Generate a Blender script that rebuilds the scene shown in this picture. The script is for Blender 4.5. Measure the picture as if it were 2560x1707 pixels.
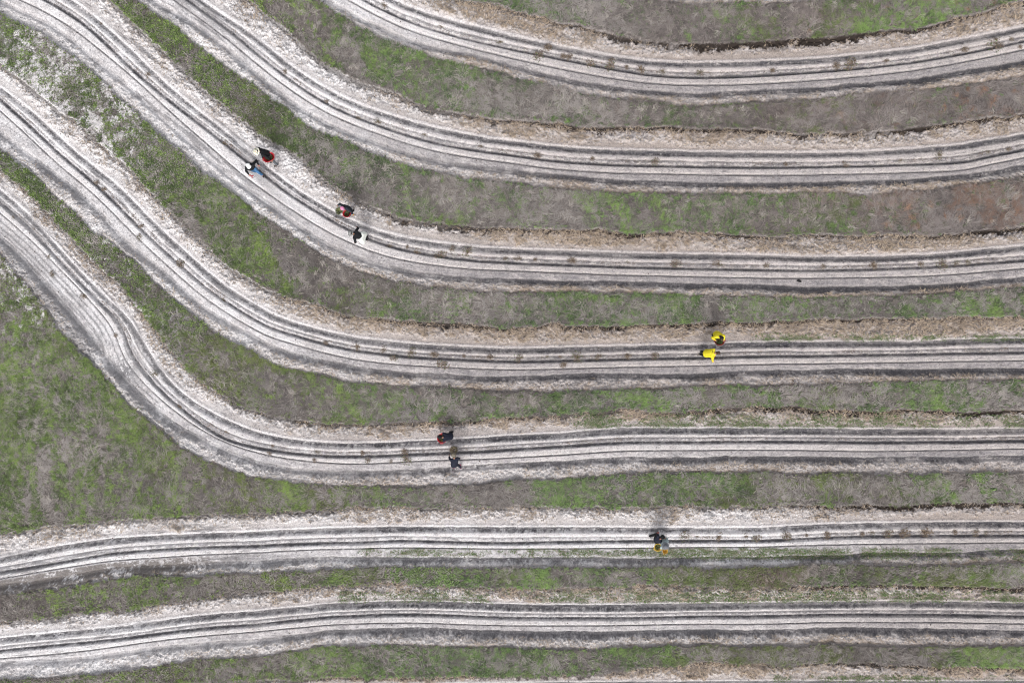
import bpy, math, random
import numpy as np
from mathutils import Vector, Matrix

# ---------------------------------------------------------------- camera, sky, sun, exposure
SC = bpy.context.scene
for o in list(bpy.data.objects):
    bpy.data.objects.remove(o)
COL = SC.collection
K = 48.0            # photograph pixels (2560 wide) per metre on the ground
CAM_H = 2560 / K * 24.0 / 36.0
cam_d = bpy.data.cameras.new('camera')
cam_d.lens = 24.0
cam_d.sensor_width = 36.0
cam_d.clip_end = 5000.0
cam = bpy.data.objects.new('camera', cam_d)
COL.objects.link(cam)
cam.location = (0, 0, CAM_H)
SC.camera = cam

SUN_EL, SUN_AZ = math.radians(44), math.radians(188)     # azimuth clockwise from +Y
world = bpy.data.worlds.new('World')
SC.world = world
world.use_nodes = True
wn = world.node_tree
wn.nodes.clear()
w_out = wn.nodes.new('ShaderNodeOutputWorld')
w_bg = wn.nodes.new('ShaderNodeBackground')
w_sky = wn.nodes.new('ShaderNodeTexSky')
w_sky.sky_type = 'NISHITA'
w_sky.sun_disc = False
w_sky.sun_elevation = SUN_EL
w_sky.sun_rotation = SUN_AZ
w_sky.air_density = 1.0
w_sky.dust_density = 4.0
w_sky.ozone_density = 1.0
w_hsv = wn.nodes.new('ShaderNodeHueSaturation')
w_hsv.inputs['Saturation'].default_value = 0.22       # overcast: the sky is nearly grey
wn.links.new(w_sky.outputs[0], w_hsv.inputs['Color'])
wn.links.new(w_hsv.outputs[0], w_bg.inputs[0])
w_bg.inputs[1].default_value = 0.15
wn.links.new(w_bg.outputs[0], w_out.inputs[0])

sun_d = bpy.data.lights.new('sun', 'SUN')
sun_d.energy = 0.75
sun_d.angle = math.radians(22)
sun_d.color = (1.0, 0.98, 0.955)
sun = bpy.data.objects.new('sun', sun_d)
COL.objects.link(sun)
sdir = Vector((math.sin(SUN_AZ) * math.cos(SUN_EL), math.cos(SUN_AZ) * math.cos(SUN_EL), math.sin(SUN_EL)))
sun.rotation_euler = (-sdir).to_track_quat('-Z', 'Y').to_euler()

SC.view_settings.view_transform = 'Standard'
SC.view_settings.look = 'None'
SC.view_settings.exposure = 0.50
SC.view_settings.gamma = 1.0
SC.cycles.use_denoising = True
SC.cycles.denoiser = 'OPENIMAGEDENOISE'
SC.cycles.denoising_input_passes = 'RGB_ALBEDO_NORMAL'
SC.cycles.denoising_prefilter = 'FAST'
SC.cycles.filter_width = 1.05
SC.cycles.max_bounces = 5
SC.cycles.diffuse_bounces = 2
SC.render.film_transparent = False

rng = np.random.default_rng(7)
random.seed(7)


def W(px, py, z=0.0):
    """photo pixel at height z -> world point"""
    f = (CAM_H - z) / CAM_H
    return Vector(((px - 1280) / K * f, (853.5 - py) / K * f, z))


# ---------------------------------------------------------------- noise textures (periodic, numpy)
def fbm_tex(n, beta, seed, hi=1e9, lo=0):
    r = np.random.default_rng(seed)
    f = np.fft.rfft2(r.standard_normal((n, n)))
    ky = np.fft.fftfreq(n)[:, None] * n
    kx = np.fft.rfftfreq(n)[None, :] * n
    k = np.sqrt(kx * kx + ky * ky)
    k[0, 0] = 1
    a = k ** (-beta / 2)
    a[(k > hi) | (k < lo)] = 0
    a[0, 0] = 0
    t = np.fft.irfft2(f * a, s=(n, n))
    t /= t.std()
    return t.astype(np.float32)


TEX = [fbm_tex(1024, 2.0, 11), fbm_tex(1024, 2.6, 12), fbm_tex(1024, 1.2, 13), fbm_tex(1024, 3.2, 14)]


def tex(i, u, v, off=0.0):
    """bilinear lookup, u and v in texels"""
    T = TEX[i]
    n = T.shape[0]
    u = u + off * 137.31
    v = v + off * 71.77
    u0 = np.floor(u)
    v0 = np.floor(v)
    fu = (u - u0).astype(np.float32)
    fv = (v - v0).astype(np.float32)
    a = u0.astype(np.int64) & (n - 1)
    b = v0.astype(np.int64) & (n - 1)
    a1 = (a + 1) & (n - 1)
    b1 = (b + 1) & (n - 1)
    return (T[b, a] * (1 - fu) + T[b, a1] * fu) * (1 - fv) + (T[b1, a] * (1 - fu) + T[b1, a1] * fu) * fv


def sst(a, b, x):
    t = np.clip((x - a) / (b - a), 0, 1)
    return t * t * (3 - 2 * t)


def G(x, w):
    return np.exp(-(x / w) ** 2)


# ---------------------------------------------------------------- the field beds, traced as polylines
def L(s):
    """'cr:X,Y X,Y ...|cr:...': points read off enlarged photo tiles; column c, row r"""
    pts = []
    for part in s.split('|'):
        t, body = part.split(':')
        ox, oy = 640 * int(t[0]), (0, 427, 854, 1280)[int(t[1])]
        for p in body.split():
            X, Y = p.split(',')
            pts.append((ox + 0.27234 * float(X), oy + 0.27234 * float(Y)))
    a = np.array(pts)
    return np.stack([(a[:, 0] - 1280) / K, (853.5 - a[:, 1]) / K], 1)


def PX(*p):
    a = np.array(p, float)
    return np.stack([(a[:, 0] - 1280) / K, (853.5 - a[:, 1]) / K], 1)


BEDS = {
 0: dict(D=PX((1180, -70), (1280, -62), (1450, -50), (1620, -42), (1740, -33), (1920, -38), (2160, -52), (2560, -120)),
         F=L('20:1270,10 1500,30 1600,45 1750,40 2000,35 2350,30|30:0,35 400,5')),
 1: dict(D=L('10:900,30 1050,120 1250,215 1440,300 1620,345 1850,415 2100,480 2340,528|20:0,540 250,590 500,645 750,690 1000,735 1300,770 1600,785 1900,783 2350,770|30:0,768 500,735 900,700 1300,655 1700,590 2000,530 2350,455'),
         T=L('10:1850,0 2050,60 2200,70 2350,100|20:0,115 150,130 400,220 550,220 700,280 900,315 1150,365 1350,370 1500,400 1700,400 2000,390 2350,380|30:0,380 250,360 500,350 780,320 900,295 1200,270 1400,250 1550,225 1700,170 1900,130 2040,90 2350,0'),
         A=L('10:1250,10 1400,70 1600,140 1800,200 2000,260 2200,305 2350,335|20:0,345 250,400 400,430 600,470 850,520 1100,555 1350,580 1600,590 1900,590 2350,575|30:0,575 500,555 800,520 1100,490 1400,445 1700,390 2000,330 2350,260'),
         C=L('10:1080,50 1300,150 1500,230 1800,325 2100,400 2350,450|20:0,455 300,510 700,590 1000,645 1300,690 1600,710 2000,705 2350,690'),
         E=L('10:700,20 850,110 950,170 1060,225 1250,290 1400,370 1600,425 1850,480 2050,530 2250,570|20:0,590 200,660 500,720 800,785 1000,800 1250,825 1500,850 1650,866 1800,868 2000,840 2350,830|30:0,840 500,810 800,775 1200,745 1500,705 1800,650 2000,615 2350,560'),
         F=L('10:600,20 700,110 850,210 1000,300 1250,410 1400,460 1600,530 1750,580 2000,640 2350,700|20:0,720 200,760 450,810 600,860 850,890 1100,910 1300,930 1550,980 1750,975 1950,950 2350,925|30:0,940 400,920 700,880 1200,850 1600,810 2000,750 2350,700')),
 2: dict(D=L('00:1600,0 1850,180 2050,330 2200,450 2350,590|10:150,700 300,820 450,920 600,1010 750,1090 950,1170 1150,1240 1350,1310 1600,1380 1850,1430 2100,1470 2350,1495|20:200,1530 400,1555|21:900,20 1300,30 1700,38 2350,45|31:500,35 1000,25 1500,10 1900,0|30:1900,1530 2100,1500 2350,1450'),
         T=L('10:0,70 150,160 250,260 350,340 500,470 600,560 750,640 900,720 1000,770 1150,810 1300,870 1450,930 1600,985 1800,1030 2000,1070 2200,1100 2350,1110|20:100,1105 250,1120 400,1135 550,1155 750,1180 850,1165 1000,1170 1200,1190 1450,1175 1600,1190 1850,1190 2000,1200 2150,1200 2250,1185 2350,1200|30:300,1235 600,1220 900,1195 1200,1190 1350,1160 1550,1150 1700,1130 1900,1115 2000,1080 2150,1100 2350,1050'),
         A=L('00:1830,0 1950,90 2100,190 2350,350|10:100,440 250,560 400,680 550,770 700,850 900,950 1100,1030 1300,1090 1600,1170 1900,1240 2100,1280 2350,1310|20:300,1345 600,1375 900,1390 1300,1405 1700,1415 2350,1420|30:500,1415 1000,1400 1400,1375 1800,1335 2100,1295 2350,1250'),
         E=L('00:1430,0 1640,130 1800,215 1950,340 2150,500 2350,680|10:150,800 300,910 450,1020 600,1090 750,1170 900,1250 1100,1300 1300,1380 1500,1440 1700,1480 2000,1530 2350,1568|21:200,20 450,40 700,60 950,90 1200,105 1600,125 2350,120|31:400,110 800,95 1300,85 1700,50 2100,10'),
         F=L('00:1260,0 1440,120 1580,200 1700,320 1850,450 2050,600 2200,710 2350,790|10:120,900 250,980 400,1090 480,1160 700,1250 850,1320 1050,1400 1250,1480 1450,1540|11:1650,10 1800,50 2000,90 2350,100|21:250,150 450,180 700,190 1000,210 1400,215 1800,220 2350,215|31:400,210 900,215 1200,200 1500,190 1700,140 2000,100 2350,60')),
 3: dict(D=L('00:180,0 400,100 600,215 800,360 950,490 1150,650 1350,830 1600,1060 1850,1280 2050,1450|01:2170,0 2350,130|11:150,240 300,345 500,470 700,590 900,680 1100,760 1300,815 1550,855 1850,895 2100,910 2350,918|21:500,940 1000,960 1500,968 2000,980 2350,985|31:500,985 1000,980 1500,965 1900,940 2350,895'),
         T=L('00:1030,0 1130,110 1250,230 1400,390 1600,560 1700,640 1800,740 2000,920 2200,1090 2350,1180|10:100,1270 250,1330 400,1430 500,1520|11:560,40 600,90 750,160 900,260 1000,300 1150,350 1300,420 1500,460 1700,470 1900,490 2200,515 2350,520|21:200,535 400,545 600,550 800,545 1000,575 1200,585 1400,575 1600,560 1700,575 1900,570 2100,580 2350,600|31:400,580 600,580 800,600 1100,590 1400,600 1700,590 1900,550 2200,520 2350,505'),
         A=L('00:640,0 740,80 880,190 1000,290 1150,420 1300,580 1500,770 1700,930 1900,1090 2100,1240 2350,1450|11:200,60 350,170 500,270 700,380 850,460 1000,520 1150,570 1400,630 1650,670 1900,700 2350,735|21:300,745 600,755 900,768 1300,780 2350,785|31:500,805 1000,800 1400,785 1900,750 2350,700'),
         C=L('00:450,20 650,140 830,270 970,400 1250,680 1500,880 1800,1110 2300,1500|21:100,850 800,875 1500,895 2200,905|31:500,912 1000,900 1500,880 2000,850 2350,820'),
         E=L('00:100,60 250,130 450,220 600,320 700,400 850,530 1000,650 1200,810 1350,950 1500,1080 1700,1260 1850,1390 2000,1500|01:2060,10 2200,110 2350,210|11:200,370 400,510 500,590 700,690 900,780 1100,840 1300,890 1500,940 1700,960 2000,985 2350,1000|21:500,1025 1000,1030 1500,1045 2000,1050 2350,1050|31:500,1075 1000,1070 1500,1055 2000,1020 2350,980'),
         F=L('00:0,130 100,160 250,250 400,310 520,400 680,500 780,600 900,700 1000,790 1100,900 1200,990 1350,1110 1500,1250 1650,1370 1750,1480|01:1900,30 2100,150 2200,230 2300,310|11:0,400 120,450 300,560 400,630 550,730 750,840 900,910 1050,950 1250,1010 1450,1030 1600,1060 1850,1085 2100,1110 2350,1115|21:500,1120 1000,1130 1500,1135 1900,1150 2350,1150|31:500,1160 1000,1155 1500,1140 2000,1100 2350,1060')),
 4: dict(D=L('00:0,1020 100,1110 250,1245 440,1430|01:600,0 800,160 1000,350 1200,560 1400,750 1600,930 1800,1110 2000,1260 2200,1380 2350,1470|11:100,1530|12:400,40 600,100 800,150 1000,180 1200,205 1500,225 1800,240 2350,260|22:500,250 1000,235 1500,225 2350,210|32:500,202 1000,195 1500,187 2350,175'),
         T=L('00:0,560 150,680 300,800 450,930 600,1050 750,1150 850,1260 950,1340 1050,1440|01:1230,0 1350,180 1450,260 1550,350 1650,460 1800,600 1950,750 2100,900 2250,980 2350,1060|11:150,1110 300,1180 600,1250 750,1310 950,1350 1200,1370 1500,1385 1750,1385 2000,1400 2350,1440|21:200,1430 400,1400 550,1430 700,1420 850,1420 1100,1410 1300,1400 1600,1390 1900,1370 2100,1400 2350,1390|31:250,1380 500,1360 700,1360 900,1360 1200,1355 1500,1370 1800,1355 2100,1350 2350,1345'),
         A=L('00:0,830 150,920 300,1050 500,1230 650,1370 850,1540|01:930,30 1050,130 1150,210 1300,380 1450,520 1600,670 1800,850 2000,1020 2150,1130 2350,1250|11:150,1330 350,1410 550,1470 800,1520 1050,1568|12:1300,20 1600,50 2000,65 2350,75|22:700,65 1500,45 2350,25|32:700,18 1300,15 1900,-5 2350,-15'),
         C=L('12:400,-42 700,40 1100,105 1500,148 2000,168 2350,180|22:500,175 1000,160 1500,150 2350,135|32:500,130 1000,120 1500,112 2350,100'),
         E=L('00:0,1230 150,1330 300,1450|01:600,90 700,190 850,320 950,430 1100,590 1180,680 1300,770 1400,850 1550,980 1750,1160 1850,1260 2000,1345 2150,1440 2350,1530|12:250,110 400,150 550,180 700,195 900,240 1100,270 1300,290 1600,310 1900,330 2350,330|22:500,315 1000,305 1500,310 2350,290|32:500,270 1000,262 1500,268 2350,260'),
         F=L('00:0,1370 100,1410 200,1500|01:280,0 400,100 500,230 680,360 750,440 850,560 1000,630 1150,780 1280,870 1400,1010 1550,1150 1700,1260 1850,1390 1950,1480|12:0,100 100,180 300,260 450,290 600,300 750,350 900,370 1200,400 1600,410 2000,430 2250,450 2350,440|22:200,440 380,465 450,430 700,450 1000,435 1300,430 1600,400 2000,395 2350,410|32:600,385 1000,375 1300,370 1700,365 2350,350')),
 5: dict(D=L('01:0,390 200,560 400,750 600,960 800,1160 950,1340 1100,1510|02:1070,90 1200,250 1300,370 1420,490 1550,600 1700,720 1850,820 2000,905 2200,980|12:0,1020 200,1065 400,1090 650,1115 900,1125 1200,1115 1500,1095 1800,1085 2100,1080|22:0,1065 500,1040 900,1010 1300,1000 2350,997|32:500,1003 900,1010 1400,1002 2000,990 2350,983'),
         T=L('01:30,0 200,130 330,260 450,400 600,560 700,660 850,830 950,930 1060,1000 1200,1150 1250,1260 1350,1380 1450,1480|02:1500,0 1650,150 1780,300 1900,430 2050,500 2200,590|12:0,630 200,680 400,710 600,740 800,740 1000,750 1200,740 1500,730 1800,720 2350,690|22:300,670 600,650 900,640 1100,645 1300,655 1500,650 1700,630 1900,620 2100,600 2350,600|32:250,600 450,640 850,640 1100,650 1250,620 1400,650 1500,630 1800,630 2350,625'),
         A=L('01:0,190 200,360 400,570 600,800 800,1010 1000,1220 1200,1420|02:1330,20 1400,160 1500,310 1700,520 1900,650 2100,740|12:0,840 200,890 400,920 600,935 1000,945 1400,935 1700,925 2000,900 2350,880|22:400,865 700,840 1100,820 1700,815 2350,820|32:900,825 1500,825 2350,815'),
         C=L('02:1380,330 1450,430 1700,640 1900,800 2150,930|12:0,965 300,1020 600,1045 900,1050 1200,1045 1600,1030 2000,1010 2350,990|22:400,965 900,935 1300,925 2350,920|32:900,925 2350,910'),
         E=L('01:0,620 120,700 250,870 400,1020 480,1120 600,1250 700,1380 800,1500|02:870,40 980,150 1080,250 1150,350 1300,490 1400,610 1600,780 1850,900 2000,980 2200,1060|12:0,1112 200,1150 400,1180 700,1190 1000,1200 1400,1195 1700,1180 2000,1150 2350,1135|22:400,1120 800,1100 1200,1095 1800,1080 2350,1080|32:600,1090 1100,1085 1500,1080 2000,1065 2350,1070'),
         F=L('01:0,750 80,820 130,910 240,1020 320,1120 400,1220 480,1330 540,1440 640,1550|02:760,120 880,190 950,290 1050,390 1150,540 1230,600 1350,690 1450,780 1550,870 1650,960 1800,1030 1950,1110 2100,1160 2250,1210|12:0,1230 200,1250 400,1290 700,1300 900,1320 1100,1325 1300,1325 1450,1330 1700,1300 2000,1300 2200,1270 2350,1250|22:250,1270 500,1250 800,1245 1000,1230 1200,1210 1500,1205 2000,1220 2350,1205|32:300,1230 500,1215 800,1200 1200,1205 1500,1200 1900,1190 2350,1190')),
 6: dict(D=L('03:0,615 200,580 500,530 800,480 1100,440 1400,425 1800,395 2350,375|13:400,350 800,340 1200,330 1500,325 1800,332 2350,340|23:500,335 1000,330 1400,325 1900,322 2350,318|33:500,300 900,293 1400,288 2350,280'),
         T=L('03:0,220 300,170 600,140 900,110 1200,80 1500,50 1800,20 2350,5|12:300,1545 600,1540 1000,1520 1500,1510 1800,1505 2350,1500|22:500,1500 1000,1510 1500,1490 2350,1490|32:200,1480 600,1495 1000,1480 1500,1455 1900,1460 2350,1470'),
         A=L('03:0,440 300,380 600,320 900,280 1250,245 1500,230 1900,215 2350,195|13:500,175 900,160 1300,155 2350,155|23:500,155 1500,158 2350,155|33:500,125 1000,115 1500,105 2350,110'),
         C=L('03:0,555 300,510 700,440 1000,390 1400,350 1900,325 2350,310|13:500,290 1000,280 1300,262 1700,272 2350,285|23:300,275 1000,265 1900,260 2350,260|33:600,230 1200,215 2350,215'),
         E=L('03:0,700 400,660 600,620 1000,545 1450,510 1700,510 2000,480 2350,470|13:300,450 600,440 900,435 1300,440 1700,430 2350,440|23:700,430 1300,440 1900,420 2350,430|33:300,412 700,415 1000,380 1300,380 1700,390 2350,360'),
         F=L('03:0,760 300,740 600,700 900,640 1100,600 1400,580 1700,590 2000,570 2350,555|13:300,545 700,520 1200,500 1600,490 2350,505|23:600,495 1200,490 1500,475 1800,490 2350,490|33:400,465 800,465 1050,470 1300,470 1700,480 2000,460 2350,455')),
 7: dict(D=L('03:0,1345 300,1325 600,1295 900,1260 1200,1215 1500,1175 1900,1135 2350,1100|13:300,1070 700,1035 1100,1020 1500,1018 1900,1035 2350,1045|23:600,1045 1200,1040 1700,1030 2350,1030|33:400,1015 900,1010 1500,1010 2000,1020 2350,1025'),
         T=L('03:0,1010 250,1000 500,960 800,900 1100,880 1400,850 1700,800 1900,780 2100,750 2350,720|13:150,750 300,710 500,700 900,670 1300,655 1700,680 2000,695 2350,720|23:400,700 900,700 1200,690 1700,690 2350,685|33:400,680 800,650 1200,650 1700,660 2350,690'),
         A=L('03:0,1175 400,1130 800,1090 1200,1050 1500,1010 1900,960 2350,925|13:400,890 800,860 1200,845 1600,845 2000,855 2350,870|23:700,878 1200,875 1700,865 2350,850|33:600,845 1200,830 1700,840 2350,855'),
         C=L('03:0,1275 400,1230 800,1195 1200,1150 1600,1100 2000,1055 2350,1035|13:400,990 800,960 1100,945 1500,942 2000,960 2350,972|23:700,975 1200,975 1800,960 2350,955|33:700,940 1200,940 1800,945 2350,958'),
         E=L('03:0,1400 400,1370 700,1360 1000,1310 1150,1285 1400,1260 1700,1240 2000,1215 2350,1190|13:400,1150 700,1120 1100,1100 1500,1095 1900,1110 2350,1120|23:500,1125 1000,1125 1500,1120 1900,1110 2350,1110|33:500,1090 900,1080 1300,1085 1800,1095 2350,1110'),
         F=L('03:0,1530 400,1510 700,1480 1100,1440 1400,1410 1700,1360 2000,1340 2350,1320|13:300,1280 600,1240 900,1225 1300,1215 1700,1240 2350,1240|23:500,1260 1000,1240 1500,1235 2350,1215|33:1200,1210 1800,1220 2350,1215')),
 8: dict(D=PX((0, 1850), (320, 1802), (640, 1775), (960, 1764), (1280, 1760), (1920, 1757), (2560, 1758)),
         T=L('03:0,1680 1000,1620 1850,1560 2350,1530|13:300,1520 600,1510 950,1500 1200,1530 1700,1520 2000,1500 2350,1495|23:500,1490 900,1470 1300,1430 1600,1400 1900,1400 2350,1390|33:100,1430 300,1400 600,1380 900,1370 1100,1400 1400,1410 1800,1430 2350,1450')),
}
DEF = dict(T=2.05, A=1.0, C=0.42, E=-0.43, F=-1.05)


def resample(P, step, sig):
    seg = np.hypot(*np.diff(P, axis=0).T)
    s = np.concatenate([[0], np.cumsum(seg)])
    n = max(4, int(s[-1] / step))
    t = np.linspace(0, s[-1], n)
    Q = np.stack([np.interp(t, s, P[:, 0]), np.interp(t, s, P[:, 1])], 1)
    k = int(3 * sig / step)
    g = np.exp(-0.5 * (np.arange(-k, k + 1) * step / sig) ** 2)
    g /= g.sum()
    a = 2 * Q[0] - Q[1:k + 1][::-1]
    b = 2 * Q[-1] - Q[-k - 1:-1][::-1]
    Qp = np.concatenate([a, Q, b])
    return np.stack([np.convolve(Qp[:, i], g, 'valid') for i in (0, 1)], 1)


def sd_coords(P, Q):
    """arc length s and signed distance d (positive to the left of travel, up in the photo)"""
    seg = np.diff(Q, axis=0)
    ln = np.hypot(seg[:, 0], seg[:, 1])
    t = seg / ln[:, None]
    s0 = np.concatenate([[0], np.cumsum(ln)[:-1]])
    mid = (Q[:-1] + Q[1:]) / 2
    S = np.empty(len(P), np.float32)
    Dd = np.empty(len(P), np.float32)
    for i in range(0, len(P), 20000):
        p = P[i:i + 20000]
        d2 = (p[:, None, 0] - mid[None, :, 0]) ** 2 + (p[:, None, 1] - mid[None, :, 1]) ** 2
        j = d2.argmin(1)
        r = p - Q[j]
        along = r[:, 0] * t[j, 0] + r[:, 1] * t[j, 1]
        inside = (j > 0) & (j < len(ln) - 1)
        al = np.where(inside, np.clip(along, 0, ln[j]), along)
        al = np.where((j == 0), np.minimum(along, ln[j]), al)
        al = np.where((j == len(ln) - 1), np.maximum(along, 0), al)
        cx = r[:, 0] - al * t[j, 0]
        cy = r[:, 1] - al * t[j, 1]
        cr = t[j, 0] * cy - t[j, 1] * cx
        S[i:i + 20000] = s0[j] + al
        Dd[i:i + 20000] = np.hypot(cx, cy) * np.sign(cr)
    return S, Dd


for k, b in BEDS.items():
    b['Q'] = resample(b['D'], 0.25, 0.8)
    Ltot = float(np.hypot(*np.diff(b['Q'], axis=0).T).sum())
    b['len'] = Ltot
    ss = np.arange(-6, Ltot + 6, 0.2)
    b['ss'] = ss
    for key in 'TACEF':
        if key in b:
            s, d = sd_coords(b[key], b['Q'])
            o = np.argsort(s)
            v = np.interp(ss, s[o], d[o])
            v = np.clip(v, DEF[key] - 1.6, DEF[key] + 1.6)
        else:
            v = np.full(len(ss), DEF[key])
        sig = 0.25 if key in 'TF' else 0.7
        kk = int(3 * sig / 0.2)
        g = np.exp(-0.5 * (np.arange(-kk, kk + 1) * 0.2 / sig) ** 2)
        g /= g.sum()
        b['o' + key] = np.convolve(np.pad(v, kk, mode='edge'), g, 'valid')
    b['oC'] = np.minimum(b['oC'], b['oA'] - 0.35)

# ---------------------------------------------------------------- ground grid
HX, HY = 27.4, 18.6


def axis(h, step, mid_ext, mid_step, far):
    core = np.arange(0, h, step)
    mid = np.arange(h, h + mid_ext, mid_step)
    out = [mid[-1]]
    st = mid_step
    while out[-1] < far:
        st *= 1.25
        out.append(out[-1] + st)
    pos = np.concatenate([core, mid, out[1:]])
    return np.concatenate([-pos[:0:-1], pos])


xs = axis(HX, 0.034, 6.0, 0.09, 700)
ys = axis(HY, 0.034, 6.0, 0.09, 700)
NX, NY = len(xs), len(ys)
cxs = np.arange(-36, 36.01, 0.3)
cys = np.arange(-27, 27.01, 0.3)
CX, CY = np.meshgrid(cxs, cys)
CP = np.stack([CX.ravel(), CY.ravel()], 1)


def upsample(F, x, y):
    u = np.clip((x - cxs[0]) / 0.3, 0, len(cxs) - 1.001)
    v = np.clip((y - cys[0]) / 0.3, 0, len(cys) - 1.001)
    i = u.astype(int)
    j = v.astype(int)
    fu = (u - i).astype(np.float32)
    fv = (v - j).astype(np.float32)
    r = F[:, i] * (1 - fu) + F[:, i + 1] * fu
    return r[j] * (1 - fv[:, None]) + r[j + 1] * fv[:, None]


X, Y = np.meshgrid(xs.astype(np.float32), ys.astype(np.float32))
far = np.maximum(np.abs(X) / 36, np.abs(Y) / 27) > 0.98
n_lo = tex(1, X * 6, Y * 6)            # broad
n_md = tex(0, X * 22, Y * 22, 1)
n_hi = tex(2, X * 40, Y * 40, 2)
# left side of the photo: paler, drier sand
leftw = sst(4, -18, X - 0.35 * (Y - 2) + 1.5 * n_lo)
lump = tex(1, X * 9, Y * 9, 5)
Z = 0.21 + 0.035 * lump + 0.018 * n_md + 0.008 * n_hi
damp = np.zeros_like(X)
tan = np.zeros_like(X)
grey = np.zeros_like(X)
turf = np.ones_like(X)
root = np.zeros_like(X)      # dark topsoil plus painted undercut shade along the cut edge
LITTER = np.zeros_like(X)
EDG = np.full(X.shape, 2.0, np.float32)   # distance into the turf from the nearest bed edge
STRAWD = np.zeros_like(X)    # straw density
for k, b in BEDS.items():
    s_c, d_c = sd_coords(CP, b['Q'])
    s_c = s_c.reshape(CX.shape)
    d_c = np.clip(d_c.reshape(CX.shape), -8, 8)
    D = upsample(d_c, xs, ys)
    m = (np.abs(D) < 4.2) & ~far
    idx = np.nonzero(m)
    d = D[idx].astype(np.float32)
    s = upsample(s_c, xs, ys)[idx].astype(np.float32)
    x = X[idx]
    y = Y[idx]
    oT, oA, oC, oE, oF = [np.interp(s, b['ss'], b['o' + q]).astype(np.float32) for q in 'TACEF']
    so = 40 * k
    u = s + so
    wav = tex(1, u * 14, d * 3, 3 + k)         # slow wander along the bed
    rag = tex(0, x * 26, y * 26, 4)            # ragged edge noise
    rag2 = tex(2, x * 30, y * 30, 6)
    strk = tex(0, u * 5, d * 42, 8)            # streaks drawn along the bed
    strk2 = tex(2, u * 9, d * 60, 9)
    dia = tex(0, (u * 16 + d * 22), (u * 3 - d * 34), 10)   # slanting scrape marks
    lw0 = leftw[idx]
    bw = {5: 0.45, 6: 0.85, 7: 0.62, 8: 0.4}.get(k, 0.0) * sst(24, 6 if k != 6 else 12, x)
    lw = np.maximum(lw0, bw)
    leftw[idx] = np.where(np.abs(d) < 2.6, lw, lw0)
    tooth = tex(0, u * 30 + d * 20, u * 7 - d * 34, 17)     # small slanting clods thrown by the plough
    grit = tex(2, x * 44 + 3, y * 44, 18)
    dT = d - oT - 0.055 * rag - 0.03 * rag2 - 0.06 * wav
    dF = d - oF - 0.045 * rag - 0.03 * rag2 - 0.04 * wav
    EDG[idx] = np.minimum(EDG[idx], np.maximum(dT, -dF))
    inb = sst(0.03, -0.03, dT) * sst(-0.03, 0.03, dF)
    dA = d - oA - 0.012 * wav
    oB = oC + 0.40 * (oA - oC)
    dB = d - oB - 0.012 * wav
    dC = d - oC - 0.010 * wav
    dE = d - oE - 0.04 * wav
    dd = d - 0.008 * wav
    # ---- wet, dark soil in the wheel furrows
    wA = 0.108 * (1 + 0.15 * wav) * (1 - 0.30 * lw0)
    mA = sst(wA + 0.03, wA - 0.02, dA + 0.012 * rag2) * sst(-wA - 0.09, -wA + 0.06, dA + 0.06 * rag2 + 0.035 * rag + 0.02 * tooth)
    mB = 0.75 * G(dB, 0.035) * sst(-1.1, 0.5, wav + 0.5 * strk)
    mC = sst(0.090, 0.035, np.abs(dC) + 0.016 * rag + 0.014 * rag2)
    mC = np.maximum(mC, 0.55 * sst(-0.02, 0.03, dC) * sst(0.30, 0.16, dC) * sst(-0.2, 0.9, rag2 + strk * 0.6 + (1 - lw) * 0.4))
    mD = sst(0.055, 0.025, np.abs(dd))
    wE = 0.14
    brk = 1 - lw0 * sst(0.9, -0.4, 0.9 * rag + 0.6 * tooth + 0.5 * wav)
    mE = brk * sst(wE + 0.12 * lw0, wE - 0.07, dE + 0.02 * rag + 0.09 * lw0 * (rag + rag2 * .5)) * sst(-wE - 0.16, -wE + 0.10, dE + 0.07 * rag2 + 0.06 * rag + 0.07 * tooth)
    # sandy crumbs that fell into the dark strips
    crumb = sst(0.6, 1.7, rag2 + 0.6 * grit)
    messy = sst(-17.5, -20.5, x) if k == 5 else 0.0 * x
    mEx = 0.66 * sst(0.2, 1.1, 0.8 * tooth + 0.6 * rag2) * sst(0.0, -0.12, dE) * sst(-0.75, -0.2, dE)
    grain = 0.6 * sst(0.9, 2.0, grit + 0.5 * rag2) * sst(0.0, 0.06, np.abs(dd))
    gravel_all = sst(-0.02, 0.06, dC) * sst(0.10, 0.0, dB)
    gravel = sst(0.02, 0.1, dC) * sst(0.02, -0.05, dB) * (1 - lw)
    grain = np.maximum(grain, 0.75 * gravel * sst(0.2, 1.2, grit + 0.5 * rag2))
    shd = sst(0.30, 0.5, dA) * 0.7 * sst(0.7, 1.6, 0.8 * rag + 0.7 * grit) 
    dmp = np.maximum.reduce([mA * (0.86 + 0.12 * strk + 0.08 * rag2), mB, mC * 0.9, mD * 0.9, mE * (0.88 - 0.12 * lw - 0.22 * lw0 + 0.08 * rag2), mEx, grain * (1 - 0.3 * lw), shd * (1 - 0.2 * lw)]) * (1 - 0.5 * crumb)
    lines = sst(0.45, 1.15, tex(0, u * 2.5, d * 24, 27) + 0.35 * strk2) * sst(-9, -16, x) * (0.70 if k == 5 else 0.58)
    lines = lines * sst(0.10, 0.0, np.abs(d - 0.45) - 1.05) if k != 5 else lines
    dmp = np.maximum(dmp, lines)
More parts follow.
